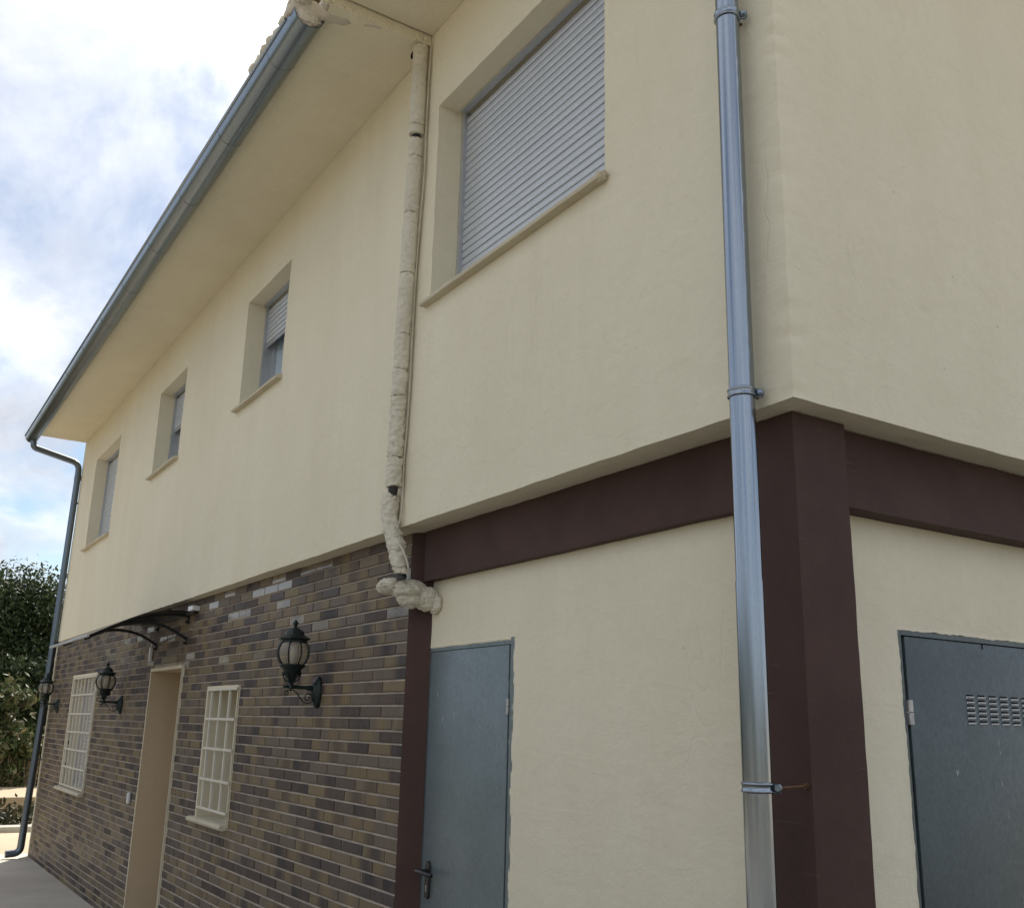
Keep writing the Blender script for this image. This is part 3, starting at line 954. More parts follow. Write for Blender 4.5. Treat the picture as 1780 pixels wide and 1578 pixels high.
# ground floor windows
def low_window(h):
    x0, x1, z0, z1 = h
    yb = YB((x0+x1)/2)+(0.25 if h is WA else 0.14)
    mb = MB()
    mb.box(x0+0.002, x0+0.05, yb-0.02, yb+0.06, z0+0.002, z1-0.002)
    mb.box(x1-0.05, x1-0.002, yb-0.02, yb+0.06, z0+0.002, z1-0.002)
    mb.box(x0+0.051, x1-0.051, yb-0.02, yb+0.06, z1-0.05, z1-0.002)
    mb.box(x0+0.051, x1-0.051, yb-0.02, yb+0.06, z0+0.002, z0+0.04)
    win = part('window', mb, m_whiteslat, house)
    sl = MB(); sl.extrude_x(prof, x0+0.045, x1-0.045)
    sme = sl.mesh('shutter_slat', m_whiteslat, 40)
    z = z1-0.05-SP
    while z > z0+0.0:
        link('shutter_slat', sme, win, (0, yb+0.012, z)); z -= SP
    # half round tile sill
    mb = MB()
    z0 = z0+(0.022 if h is WA else 0.002)
    ps = [(0.10, z0-0.004), (0.0, z0-0.004)]
    for k in range(9):
        t = pi*0.5+pi*1.05*k/8
        ps.append((-0.040+0.018*cos(t), z0-0.022+0.018*sin(t)))
    ps += [(0.0, z0-0.036), (0.10, z0-0.036)]
    q = MB(); n_ = max(2, int((x1-x0)/0.20))
    for i in range(n_):
        a = x0-0.10+(x1-x0+0.11)*i/n_; b = x0-0.10+(x1-x0+0.11)*(i+1)/n_-0.003
        ym = YB((a+b)/2)
        q.extrude_x([(y+ym, z) for y, z in ps], a, b)
    part('sill', q, m_sill, win, 50)
low_window(WA)
low_window(WB)

# entrance door deep in its opening
mb = MB(); yb = YB(-6.95)+0.30
mb.box(ENT[0]+0.002, ENT[0]+0.07, yb, yb+0.08, 0.0, ENT[3]-0.002)
mb.box(ENT[1]-0.07, ENT[1]-0.002, yb, yb+0.08, 0.0, ENT[3]-0.002)
mb.box(ENT[0]+0.071, ENT[1]-0.071, yb, yb+0.08, ENT[3]-0.07, ENT[3]-0.002)
ed = part('entrance_door', mb, m_wood, house)
mb = MB(); mb.box(ENT[0]+0.072, ENT[1]-0.072, yb+0.03, yb+0.07, 0.005, ENT[3]-0.072)
for (a, b) in ((0.15, 0.9), (1.05, 1.85)):
    mb.box(ENT[0]+0.18, ENT[1]-0.18, yb+0.018, yb+0.03, a, b, bev=0.005)
part('door_leaf', mb, m_wood, ed)
mb = MB(); mb.tube([(ENT[0]+0.13, yb+0.03, 1.05), (ENT[0]+0.13, yb-0.03, 1.05), (ENT[0]+0.23, yb-0.03, 1.05)], 0.009, 8)
part('handle', mb, m_hinge, ed, 40)

# ------------------------------------------------------------------ galvanised utility doors
mb = MB()                                    # left one, in the front wall
x0, x1, zt = DL[0], DL[1], DL[3]
yd = YF+0.004
mb.box(x1-0.016, x1+0.012, yd-0.006, yd+0.08, -0.02, zt+0.012)
mb.box(x0-0.004, x0+0.010, yd-0.002, yd+0.08, -0.02, zt-0.02)
mb.box(x0-0.004, x1-0.017, yd-0.002, yd+0.08, zt-0.016, zt+0.014)
ld = part('utility_door', mb, m_door, house)
mb = MB(); mb.box(x0+0.012, x1-0.036, yd-0.002, yd+0.045, 0.01, zt-0.018, bev=0.004); part('door_leaf', mb, m_door, ld, 40)
mb = MB(); mb.box(x1-0.036, x1-0.017, yd+0.020, yd+0.05, 0.0, zt-0.017); part('door_gap_shade', mb, m_gap_shade, ld)  # dark strip painted as the shade between leaf and frame
mb = MB()
for z0 in (1.748, 1.781):
    mb.tube([(x1-0.030, yd-0.006, z0), (x1-0.030, yd-0.006, z0+0.030)], 0.0085, 10)
hm = mb.mesh('hinge', m_hinge, 40); link('hinge', hm, ld); link('hinge', hm, ld, (0, 0, -1.45))
mb = MB()
hx, hz_ = x0+0.080, 1.03
V = []
for k in range(28):
    t = 2*pi*k/28
    V.append((0.020*cos(t), 0.058*(1 if sin(t) > 0 else -1)+0.022*sin(t)))
q = MB()
q.add([(hx+a, yd-0.003, hz_+b) for a, b in V]+[(hx+a*0.86, yd-0.013, hz_+b*0.97) for a, b in V], [(k, (k+1) % 28, 28+(k+1) % 28, 28+k) for k in range(28)]+[tuple(range(28, 56))])
q.box(hx-0.004, hx+0.004, yd-0.0145, yd-0.012, hz_-0.050, hz_-0.022, 1)
part('lock_plate', q, [m_black, m_hinge], ld)
q = MB()
q.tube([(hx, yd-0.01, hz_+0.036), (hx, yd-0.050, hz_+0.036)], 0.0095, 10)
q.tube([(hx-0.018, yd-0.056, hz_+0.037), (hx+0.02, yd-0.058, hz_+0.037), (hx+0.085, yd-0.054, hz_+0.033), (hx+0.108, yd-0.046, hz_+0.031)], [0.010, 0.011, 0.0095, 0.0085], 10)
part('handle', q, m_black, ld, 45)
# ragged render edge left round the door frames
def ragged(path, inward, outn, seed, lo=0.001, hi=0.013):
    """ragged strip of render lapping over a frame: path along the edge, inward towards the frame"""
    mb = MB()
    a, b = Vector(path[0]), Vector(path[1])
    inward, outn = Vector(inward), Vector(outn)
    n = int((b-a).length/0.008)
    V = []
    for i in range(n+1):
        p0 = a.lerp(b, i/n)
        p = rough(p0)
        k = noise.noise(p*38+Vector((seed, 0, 0)))*0.6+noise.noise(p*9+Vector((0, seed, 0)))*0.5
        w_ = lo+(hi-lo)*max(0, min(1, 0.5+k))
        t = 0.0018+0.0012*noise.noise(p*30+Vector((0, 0, seed)))
        V += [p-inward*0.014-outn*0.002, p-inward*0.004+outn*t*0.4, p+inward*w_*0.6+outn*t, p+inward*w_-outn*0.004]
    F = [(i*4+k, i*4+k+1, (i+1)*4+k+1, (i+1)*4+k) for i in range(n) for k in range(3)]
    mb.add(V, F)
    return mb
part('render_edge', ragged(((x0+0.008, YF, zt+0.008), (x1+0.016, YF, zt+0.008)), (0, 0, -1), (0, -1, 0), 2), m_cream, ld, 60)
part('render_edge', ragged(((x1+0.010, YF, 0.0), (x1+0.010, YF, zt+0.010)), (-1, 0, 0), (0, -1, 0), 3, 0.001, 0.008), m_cream, ld, 60)

mb = MB()                                    # right one, in the side wall
y0, y1, zt = DR[0], DR[1], DR[3]
xd = XR-0.006
mb.box(xd-0.08, xd+0.004, y0, y0+0.020, -0.02, zt-0.002)
mb.box(xd-0.08, xd+0.004, y1-0.020, y1, -0.02, zt-0.002)
mb.box(xd-0.08, xd+0.004, y0+0.021, y1-0.021, zt-0.018, zt-0.002)
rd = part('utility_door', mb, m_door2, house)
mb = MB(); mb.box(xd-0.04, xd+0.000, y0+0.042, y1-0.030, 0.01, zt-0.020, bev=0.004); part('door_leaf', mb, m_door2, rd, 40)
mb = MB(); mb.box(xd-0.05, xd-0.020, y0+0.021, y0+0.042, 0.0, zt-0.02)
mb.box(xd-0.004, xd+0.0015, 1.116, 1.121, zt-0.038, zt-0.019); part('door_gap_shade', mb, m_gap_shade, rd)
mb = MB()
for z0 in (1.735, 1.774):
    mb.tube([(xd+0.006, y0+0.033, z0), (xd+0.006, y0+0.033, z0+0.036)], 0.0115, 12)
mb.box(xd-0.004, xd+0.003, y0+0.012, y0+0.033, 1.74, 1.805)
hm = mb.mesh('hinge', m_hinge, 40); link('hinge', hm, rd); link('hinge', hm, rd, (0, 0, -1.45))
q = MB()
wl_, hl = 0.040, 0.0085
q.add([(0.0004, 0, 0), (0.0004, wl_, 0), (0.0004, wl_-0.002, -0.0062), (0.0004, 0.002, -0.0062)], [(0, 1, 2, 3)], 1)  # dark face painted as the shade inside the slit
V = [(0.0008, 0.001, -0.0055), (0.0008, wl_-0.001, -0.0055), (0.0065, wl_-0.004, -0.0062), (0.0065, 0.004, -0.0062), (0.0060, wl_-0.005, -0.0094), (0.0060, 0.005, -0.0094), (0, wl_, -0.0125), (0, 0, -0.0125)]
q.add(V, [(0, 1, 2, 3), (3, 2, 4, 5), (5, 4, 6, 7), (0, 3, 5, 7), (1, 6, 4, 2)], 0)
lme = q.mesh('louvre', [m_louvre_glint, m_gap_shade])
for c in range(7):
    for r in range(6):
        link('louvre', lme, rd, (xd+0.0008, 1.000+0.0635*c, 1.838-0.0168*r))
part('render_edge', ragged(((XR, y0-0.006, zt+0.000), (XR, y1+0.006, zt+0.000)), (0, 0, -1), (1, 0, 0), 5, 0.0, 0.010), m_cream, rd, 60)
part('render_edge', ragged(((XR, y0, 0.0), (XR, y0, zt)), (0, 1, 0), (1, 0, 0), 6, 0.0, 0.010), m_cream, rd, 60)

# ------------------------------------------------------------------ gutter
GC = (-0.665, 5.30); GR = 0.085
gut = thing('rain_gutter', 'long half round galvanised gutter hung along the eave of the roof', 'gutter', (-7.5, GC[0], GC[1]))
q = MB()
xs = cuts(-12.52, -2.535, 0.9)
ang = [pi+pi*k/18 for k in range(19)]
V, F = [], []
for x in xs:
    for t in ang: V.append((x, GC[0]+GR*cos(t), GC[1]+GR*sin(t)))
    for t in ang: V.append((x, GC[0]+(GR-0.003)*cos(t), GC[1]+(GR-0.003)*sin(t)))
m = len(ang)
for i in range(len(xs)-1):
    a, b = i*2*m, (i+1)*2*m
    for k in range(m-1):
        F += [(a+k, a+k+1, b+k+1, b+k), (a+m+k, b+m+k, b+m+k+1, a+m+k+1)]
    F += [(a, b, b+m, a+m), (a+m-1, a+2*m-1, b+2*m-1, b+m-1)]
q.add(V, F)
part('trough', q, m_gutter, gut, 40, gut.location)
q = MB(); q.tube([(-12.52, GC[0]-GR-0.002, GC[1]+0.004), (-2.66, GC[0]-GR-0.002, GC[1]+0.004)], 0.010, 10); part('front_bead', q, m_galv, gut, 60, gut.location)  # lighter metal than the trough paints the highlight along the lip
q = MB()
V = [(-12.523, GC[0]+GR*cos(t), GC[1]+GR*sin(t)) for t in ang]
q.add(V+[(v[0]-0.004, v[1], v[2]) for v in V], [tuple(range(m)), tuple(range(2*m-1, m-1, -1))]+[(k, k+1, m+k+1, m+k) for k in range(m-1)])
part('end_cap', q, m_gutter, gut, None, gut.location)
q = MB()
R2 = GR+0.004
V, F = [], []
aa = [pi*0.97+pi*1.06*k/20 for k in range(21)]
for k, t in enumerate(aa):
    for (dx, rr) in ((-0.005, R2-0.0035), (-0.003, R2-0.0018), (0.003, R2-0.0018), (0.005, R2-0.0035)):
        V.append((dx, rr*cos(t), rr*sin(t)))
for k in range(20):
    for j in range(3): F.append((k*4+j, k*4+j+1, (k+1)*4+j+1, (k+1)*4+j))
q.add(V, F)
bme = q.mesh('gutter_bracket', m_gutter, 40)
x = -2.97
while x > -12.4:
    link('gutter_bracket', bme, gut, Vector((x, GC[0], GC[1]))-Vector(gut.location)); x -= 0.915

# ------------------------------------------------------------------ far downpipe
fd = thing('downpipe', 'grey galvanised downpipe with a swan neck at the far left corner of the house', 'downpipe', (-12.42, -0.25, 0.0), 'rainwater downpipes')
def smooth_path(pts, rad=0.08, n=6):
    pts = [Vector(p) for p in pts]
    out = [pts[0]]
    for i in range(1, len(pts)-1):
        a, b, c = pts[i-1], pts[i], pts[i+1]
        d1, d2 = (a-b), (c-b)
        r = min(rad, d1.length*0.45, d2.length*0.45)
        p, q = b+d1.normalized()*r, b+d2.normalized()*r
        for k in range(n+1):
            t = k/n
            out.append(p*(1-t)**2+b*2*t*(1-t)+q*t*t)
    out.append(pts[-1])
    return out
X = -12.42
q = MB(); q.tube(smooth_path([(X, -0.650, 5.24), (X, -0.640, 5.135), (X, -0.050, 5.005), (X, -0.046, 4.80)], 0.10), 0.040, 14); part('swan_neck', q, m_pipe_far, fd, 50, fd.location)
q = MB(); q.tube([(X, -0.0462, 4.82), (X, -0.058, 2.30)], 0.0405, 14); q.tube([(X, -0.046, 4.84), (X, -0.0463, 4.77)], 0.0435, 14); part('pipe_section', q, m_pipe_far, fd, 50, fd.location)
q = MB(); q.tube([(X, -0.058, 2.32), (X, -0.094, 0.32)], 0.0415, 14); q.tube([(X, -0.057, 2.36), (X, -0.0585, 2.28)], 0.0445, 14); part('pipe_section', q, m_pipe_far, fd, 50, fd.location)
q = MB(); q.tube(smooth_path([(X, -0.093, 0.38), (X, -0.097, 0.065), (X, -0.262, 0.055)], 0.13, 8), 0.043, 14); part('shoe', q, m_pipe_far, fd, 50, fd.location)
q = MB()
q.tube([(X, -0.044, 0), (X, -0.044, 0.022)], 0.045, 14); q.box(X+0.0, X+0.02, -0.044, 0.04, 0.004, 0.018)
cme = q.mesh('pipe_clamp', m_pipe_far, 50, (X, 0, 0))
for z, y in ((4.45, 0), (3.45, -0.006), (1.15, -0.034)):
    link('pipe_clamp', cme, fd, (0, y+0.25, z))

# ------------------------------------------------------------------ near downpipe
nd = thing('downpipe', 'shiny galvanised downpipe with ring clamps at the near corner beside the brown column', 'downpipe', (-0.137, -0.064, 0.0), 'rainwater downpipes')
q = MB(); q.tube([(0, 0, 2.09), (0, 0, 5.40)], 0.0372, 40); q.tube([(0, 0, 2.100), (0, 0, 2.106)], 0.0383, 40); part('pipe_section', q, m_galv, nd, 50)
q = MB(); q.tube([(0, 0, 0.02), (0, 0, 2.10)], 0.0388, 40); part('pipe_section', q, m_galv, nd, 50)
def clamp(z, anchor):
    q = MB()
    q.lathe([(0.0385, -0.014), (0.0415, -0.013), (0.0435, -0.010), (0.0420, -0.006), (0.0405, -0.003), (0.0405, 0.003), (0.0420, 0.006), (0.0435, 0.010), (0.0415, 0.013), (0.0385, 0.014)], 40)
    cl = link('pipe_clamp', q.mesh('pipe_clamp', m_galv, 60), nd, (0, 0, z))
    e = Vector((0.75, 0.66, 0)).normalized()
    q = MB()
    q.tube([e*0.040+Vector((0, 0, -0.011)), e*0.060+Vector((0, 0, -0.011))], 0.004, 8)
    c = e*0.052
    pdir = Vector((0.66, -0.75, 0))
    q.tube([c-pdir*0.010, c+pdir*0.006, c+pdir*0.010], [0.0115, 0.0115, 0.008], 16)
    q.tube([c+pdir*0.009, c+pdir*0.015], 0.0055, 6)
    part('clamp_bolt', q, m_gutter, cl, 40)
    if anchor:
        q = MB(); q.tube([c+Vector((0, 0, 0.0)), c+Vector((-0.005, 0.125-c.y+0.03, 0.004))], 0.0035, 8)
        q.tube([Vector((0.0, 0.145, 0.004))+Vector((c.x-0.006, 0, 0)), Vector((c.x-0.006, 0.1545, 0.004))], 0.009, 8)
        part('anchor_screw', q, m_screw, cl, 40)
    else:
        q = MB(); q.tube([(0.0, 0.036, 0), (0.0, 0.064, 0)], 0.005, 8); part('anchor_screw', q, m_screw, cl, 40)
clamp(3.945, False); clamp(2.652, False); clamp(1.561, True)

# ------------------------------------------------------------------ foam wrapped pipe in the wall joint
fp = thing('insulated_pipe', 'cream foam wrapped pipe running down the wall joint and elbowing into the render', 'pipe', (-2.42, -0.05, 2.3))
PX, PY = -2.448, -0.052
def pathx(z):
    return PX-0.040*min(1, max(0, (4.6-z)/1.8))+0.003*sin(z*3.1)
def sleeve(z0, z1, r=0.040, wr=0.003, path=None, seg=30, seed=0, taper=True):
    n = max(4, int(abs(z1-z0)/0.0055))
    V, F = [], []
    for i in range(n+1):
        t = i/n
        z = z0+(z1-z0)*t
        c = path(z) if path else Vector((pathx(z), PY, z))
        e = min(t, 1-t)*abs(z1-z0)
        k = r*(0.93+0.07*min(1, e/0.018)) if taper else r
        for j in range(seg):
            th = 2*pi*j/seg
            d = Vector((cos(th), sin(th), 0))
            ed = max(0.0, 1-e/0.02)*noise.noise(Vector((d.x*2.2, d.y*2.2, seed+z0+(5 if t > 0.5 else 0))))*0.010
            p = c+d*k+Vector((0, 0, ed))
            w_ = noise.noise(Vector((d.x*1.3+seed, d.y*1.3, z*38)))*wr+noise.noise(Vector((d.x*2.4+seed, d.y*2.4, z*85)))*wr*0.9
            cr = abs(noise.noise(Vector((d.x*1.1+seed*2, d.y*1.1, z*16+d.x*1.5))))
            w_ -= max(0, 0.10-cr)*(0.035+wr*3.0)*(1 if wr > 0.001 else 0.3)
            V.append(p+d*w_)
    for i in range(n):
        for j in range(seg):
            j2 = (j+1) % seg
            F.append((i*seg+j, i*seg+j2, (i+1)*seg+j2, (i+1)*seg+j))
    F.append(tuple(range(seg-1, -1, -1))); F.append(tuple(n*seg+j for j in range(seg)))
    q = MB(); q.add(V, F)
    part('foam_sleeve', q, m_foam, fp, 80, fp.location)
joints = [(5.30, 4.80, 0.0035), (4.798, 4.742, 0.003), (4.712, 4.61, 0.003), (4.606, 4.28, 0.0016), (4.276, 3.94, 0.0016), (3.936, 3.605, 0.0025), (3.602, 3.42, 0.004), (3.417, 3.275, 0.006), (3.272, 2.965, 0.007), (2.962, 2.815, 0.006)]
for i, (a, b, wr) in enumerate(joints): sleeve(b, a, 0.040 if i > 1 else 0.042, wr, seed=i*2.3)
q = MB(); q.tube([(pathx(5.30-0.1*i), PY, 5.30-0.1*i) for i in range(25)]+[(-2.488, PY, 2.80), (-2.515, -0.045, 2.72), (-2.515, -0.042, 2.64), (-2.455, -0.035, 2.52), (-2.405, -0.020, 2.36)], 0.024, 12); part('inner_pipe', q, m_black, fp, 60, fp.location)
def lowp(z):
    ks = [(2.80, -2.515, -0.050), (2.72, -2.522, -0.048), (2.66, -2.520, -0.046), (2.59, -2.488, -0.042), (2.53, -2.452, -0.038), (2.45, -2.425, -0.030), (2.36, -2.398, -0.020)]
    for (a, b) in zip(ks[:-1], ks[1:]):
        if b[0] <= z <= a[0]:
            t = (a[0]-z)/(a[0]-b[0])
            return Vector((a[1]+(b[1]-a[1])*t, a[2]+(b[2]-a[2])*t, z))
    return Vector((ks[-1][1], ks[-1][2], z))
sleeve(2.625, 2.785, 0.042, 0.007, lowp, seed=31)
sleeve(2.565, 2.632, 0.044, 0.009, lowp, seed=37)
sleeve(2.490, 2.572, 0.046, 0.008, lowp, seed=41)
sleeve(2.415, 2.497, 0.045, 0.007, lowp, seed=43)
sleeve(2.385, 2.420, 0.036, 0.009, lowp, seed=47)
mb = MB()
foam_lump(mb, (-2.535, -0.015, 2.338), (0.090, 0.070, 0.042), 11)
foam_lump(mb, (-2.480, 0.060, 2.322), (0.095, 0.100, 0.052), 17)
foam_lump(mb, (-2.455, 0.140, 2.285), (0.068, 0.070, 0.062), 21)
foam_lump(mb, (-2.475, 0.070, 2.275), (0.062, 0.075, 0.046), 27)
foam_lump(mb, (-2.430, 0.175, 2.262), (0.060, 0.030, 0.055), 33, 4)
part('foam_elbow', mb, m_foam, fp, 80, fp.location)
mb = MB(); blob(mb, (PX-0.050, -0.075, 5.265), (0.016, 0.012, 0.026), 0.2, seed=1, sub=2); part('hole_shade', mb, m_gap_shade, fp, 80, fp.location)  # dark lump painted as the shade of a hole
# thin cable
def catmull_pts(pts, n=5):
    P_ = [Vector(p) for p in pts]
    P_ = [P_[0]*2-P_[1]]+P_+[P_[-1]*2-P_[-2]]
    out = []
    for i in range(1, len(P_)-2):
        for k in range(n):
            t = k/n
            a, b, c, d = P_[i-1:i+3]
            out.append(0.5*((2*b)+(-a+c)*t+(2*a-5*b+4*c-d)*t*t+(-a+3*b-3*c+d)*t**3))
    out.append(P_[-2])
    return out
q = MB()
cp = catmull_pts([(-2.402, -0.012, 5.30), (-2.402, -0.015, 5.22), (-2.407, -0.015, 4.864), (-2.402, -0.015, 4.512), (-2.424, -0.015, 4.187), (-2.440, -0.015, 3.867), (-2.441, -0.015, 3.55), (-2.440, -0.015, 3.303), (-2.449, -0.015, 3.066), (-2.460, -0.015, 2.951), (-2.457, -0.015, 2.805), (-2.450, -0.022, 2.663), (-2.452, -0.035, 2.60), (-2.420, -0.045, 2.54), (-2.355, -0.045, 2.485), (-2.315, -0.035, 2.41), (-2.33, -0.025, 2.37)])
q.tube(cp, 0.0045, 6)
cb_ = part('cable', q, m_cable, None, 60)
cb_['label'] = 'thin cream cable running down the right side of the foam wrapped pipe'; cb_['category'] = 'cable'

# ------------------------------------------------------------------ lanterns
def lantern():
    t = thing('wall_lantern', 'black wall lantern nearest the utility door, largest of the three', 'wall lamp', (0, 0, 0), 'wall lanterns on the brick wall')
    A = -0.166
    q = MB()                                 # oval wall plate
    V, F = [], []
    rings = [(1.0, 0.0), (1.0, -0.012), (0.86, -0.022), (0.62, -0.030), (0.55, -0.040), (0.30, -0.046), (0.0, -0.047)]
    sg = 24
    for (s, y) in rings:
        for k in range(sg):
            a = 2*pi*k/sg; V.append((0.050*s*cos(a), y, 0.088*s*sin(a)))
    for i in range(len(rings)-1):
        for k in range(sg):
            k2 = (k+1) % sg; F.append((i*sg+k, i*sg+k2, (i+1)*sg+k2, (i+1)*sg+k))
    q.add(V, F)
    part('wall_plate', q, m_iron, t, 40)
    q = MB()
    q.tube([(0, -0.035, 0.022), (0, -0.06, 0.022), (0, -0.075, 0.023), (0, -0.16, 0.024), (0, -0.19, 0.024)], [0.015, 0.015, 0.0105, 0.0105, 0.009], 12)
    q.tube([(0, -0.188, 0.024), (0, -0.196, 0.024), (0, -0.202, 0.024), (0, -0.212, 0.024)], [0.005, 0.010, 0.007, 0.003], 10)
    part('arm', q, m_iron, t, 50)
    q = MB()                                 # S scroll below the arm
    pts = []
    for k in range(26):                      # small curl at the outer end
        a = 0.3*pi+k/25*2.35*pi
        r = 0.006+0.010*(k/25)
        pts.append((0, -0.186-r*cos(a)*0.9, -0.010+r*sin(a)*0.9))
    p3 = [(-0.150, 0.008), (-0.125, -0.010), (-0.105, -0.036), (-0.085, -0.056), (-0.062, -0.063), (-0.042, -0.058)]
    pts += [(0, a, b) for a, b in p3]
    for k in range(26):
        a = -0.15*pi+k/25*2.5*pi
        r = 0.024*(1-k/25)+0.005
        pts.append((0, -0.060+r*cos(a)*1.0, -0.034+r*sin(a)*1.0))
    q.tube(pts, 0.0033, 7)
    part('scroll', q, m_iron, t, 60)
    q = MB()
    q.lathe([(0.006, 0.010), (0.016, 0.016), (0.016, 0.030), (0.011, 0.038), (0.016, 0.046), (0.021, 0.060), (0.026, 0.072), (0.047, 0.088), (0.056, 0.096), (0.058, 0.101), (0.050, 0.106), (0.052, 0.116), (0.060, 0.126), (0.072, 0.134), (0.075, 0.139), (0.070, 0.145), (0.03, 0.146), (0.0, 0.146)], 24, (0, A, 0))
    for k in range(6):
        a = 2*pi*k/6+0.3
        d = Vector((cos(a), sin(a), 0))
        q.tube([Vector((0, A, z))+d*r for r, z in ((0.016, 0.050), (0.034, 0.058), (0.044, 0.074), (0.052, 0.096))], 0.0038, 6)
    part('base_cup', q, m_iron, t, 40)
    q = MB()
    gp = [(0.062, 0.146), (0.076, 0.165), (0.087, 0.190), (0.0895, 0.212), (0.086, 0.235), (0.077, 0.256), (0.066, 0.268)]
    q.lathe(gp, 32, (0, A, 0))
    q.f = [f for f in q.f if len(f) == 4]; q.mi = q.mi[:len(q.f)]
    part('globe', q, m_globe, t, 80)
    for k in range(8):
        a = 2*pi*k/8+0.12
        d = Vector((cos(a), sin(a), 0))
        q = MB(); q.tube([Vector((0, A, z))+d*(r+0.003) for r, z in gp], 0.0042, 6, flat=1.3); part('rib', q, m_iron, t, 60)
    q = MB(); q.lathe([(0.0, 0.15), (0.014, 0.15), (0.014, 0.165), (0.016, 0.168), (0.017, 0.225), (0.012, 0.24), (0.0, 0.244)], 16, (0, A, 0)); part('bulb', q, m_white, t, 60)
    q = MB()
    q.lathe([(0.0, 0.264), (0.070, 0.264), (0.074, 0.270), (0.074, 0.277), (0.088, 0.284), (0.090, 0.289), (0.086, 0.293)], 8, (0, A, 0), 0, 0.2)
    q.lathe([(0.086, 0.293), (0.074, 0.298), (0.062, 0.306), (0.056, 0.313), (0.053, 0.322), (0.048, 0.331), (0.038, 0.338), (0.026, 0.342), (0.022, 0.348), (0.012, 0.351)], 8, (0, A, 0), 0, 0.2)
    part('cap', q, m_iron, t, 28)
    q = MB(); q.lathe([(0.012, 0.349), (0.008, 0.353), (0.012, 0.363), (0.013, 0.372), (0.016, 0.376), (0.015, 0.380), (0.009, 0.386), (0.004, 0.394), (0.0, 0.397)], 16, (0, A, 0)); part('finial', q, m_iron, t, 60)
    return t
l1 = lantern()
l1.location = (-3.648, YB(-3.648)-0.002, 1.861); l1.rotation_euler = (0, 0, ba)
l2 = copy_tree(l1); l2.location = (-8.515, YB(-8.515)-0.002, 1.812)
l2['label'] = 'black wall lantern between the wide grilled window and the entrance opening'
l3 = copy_tree(l1); l3.location = (-11.955, YB(-11.955)-0.002, 1.812)
l3['label'] = 'black wall lantern at the far left corner, seen against the downpipe'

# ------------------------------------------------------------------ canopy over the entrance
cn = thing('door_canopy', 'smoked curved canopy on black arched brackets over the entrance opening', 'canopy', (-7.2, YB(-7.2), 2.30))
def catmull(pts, n=5):
    P_ = [Vector(p) for p in pts]
    P_ = [P_[0]*2-P_[1]]+P_+[P_[-1]*2-P_[-2]]
    out = []
    for i in range(1, len(P_)-2):
        for k in range(n):
            t = k/n
            a, b, c, d = P_[i-1:i+3]
            out.append(0.5*((2*b)+(-a+c)*t+(2*a-5*b+4*c-d)*t*t+(-a+3*b-3*c+d)*t**3))
    out.append(P_[-2])
    return out
sh = catmull([(0, 0.075, 2.527), (0, -0.05, 2.527), (0, -0.17, 2.512), (0, -0.334, 2.470), (0, -0.470, 2.409), (0, -0.697, 2.291)], 4)
CX0, CX1 = -8.04, -6.30
q = MB()
V = []
for x in (CX0, CX1):
    for p in sh: V.append((x, p.y, p.z))
    for p in sh: V.append((x, p.y-0.001, p.z-0.004))
m = len(sh)
F = []
for k in range(m-1):
    F += [(k, k+1, 2*m+k+1, 2*m+k), (m+k, 3*m+k, 3*m+k+1, m+k+1), (k, m+k, m+k+1, k+1), (2*m+k, 2*m+k+1, 3*m+k+1, 3*m+k)]
q.add(V, F)
part('sheet', q, m_poly, cn, 40, cn.location)
q = MB(); q.box(CX0, CX1, -0.712, -0.690, 2.276, 2.296, bev=0.003); part('front_rail', q, m_alu, cn, None, cn.location)
q = MB(); q.box(CX0+0.02, CX1+0.06, 0.045, 0.083, 2.505, 2.523, bev=0.003); part('wall_rail', q, m_black, cn, None, cn.location)
q = MB(); q.box(CX1-0.01, CX1+0.12, 0.02, 0.082, 2.525, 2.562, bev=0.004); part('rail_end', q, m_white, cn, None, cn.location)
for bx in (-6.47, -7.42):
    yw = YB(bx)
    q = MB()
    upr = [Vector((bx, p.y, p.z-0.020)) for p in sh if p.y < 0.06]
    q.tube([(bx, yw-0.005, 2.505)]+upr, 0.0125, 8)
    low = catmull([(bx, yw-0.005, 2.318), (bx, -0.035, 2.378), (bx, -0.140, 2.416), (bx, -0.293, 2.428), (bx, -0.472, 2.390), (bx, -0.60, 2.325)], 4)
    q.tube(low, 0.0125, 8)
    q.box(bx-0.016, bx+0.016, yw-0.014, yw-0.003, 2.275, 2.335)
    q.box(bx-0.016, bx+0.016, yw-0.014, yw-0.003, 2.44, 2.52)
    br = part('bracket', q, m_black, cn, 50, cn.location)
    for z in (2.288, 2.455):
        q = MB(); q.tube([(bx, yw-0.014, z), (bx, yw-0.030, z)], 0.011, 6); part('bolt', q, m_black, br, None, cn.location)

# small white items on the brick wall
q = MB(); yb = YB(-7.535)
q.box(-7.56, -7.515, yb-0.030, yb-0.003, 2.185, 2.305, bev=0.006)
q.tube([(-7.537, yb-0.016, 2.30), (-7.537, yb-0.016, 2.34)], 0.008, 8)
o = part('junction_box', q, m_white, None, 40)
o['label'] = 'narrow white box on the bricks under the left canopy bracket'; o['category'] = 'junction box'
q = MB(); yb = YB(-7.735)
q.box(-7.762, -7.708, yb-0.026, yb-0.003, 0.972, 1.062, bev=0.006)
q.box(-7.748, -7.722, yb-0.031, yb-0.025, 1.015, 1.045, bev=0.003)
o = part('doorbell', q, m_white, None, 40)
o['label'] = 'small white doorbell on the bricks left of the entrance opening'; o['category'] = 'doorbell'

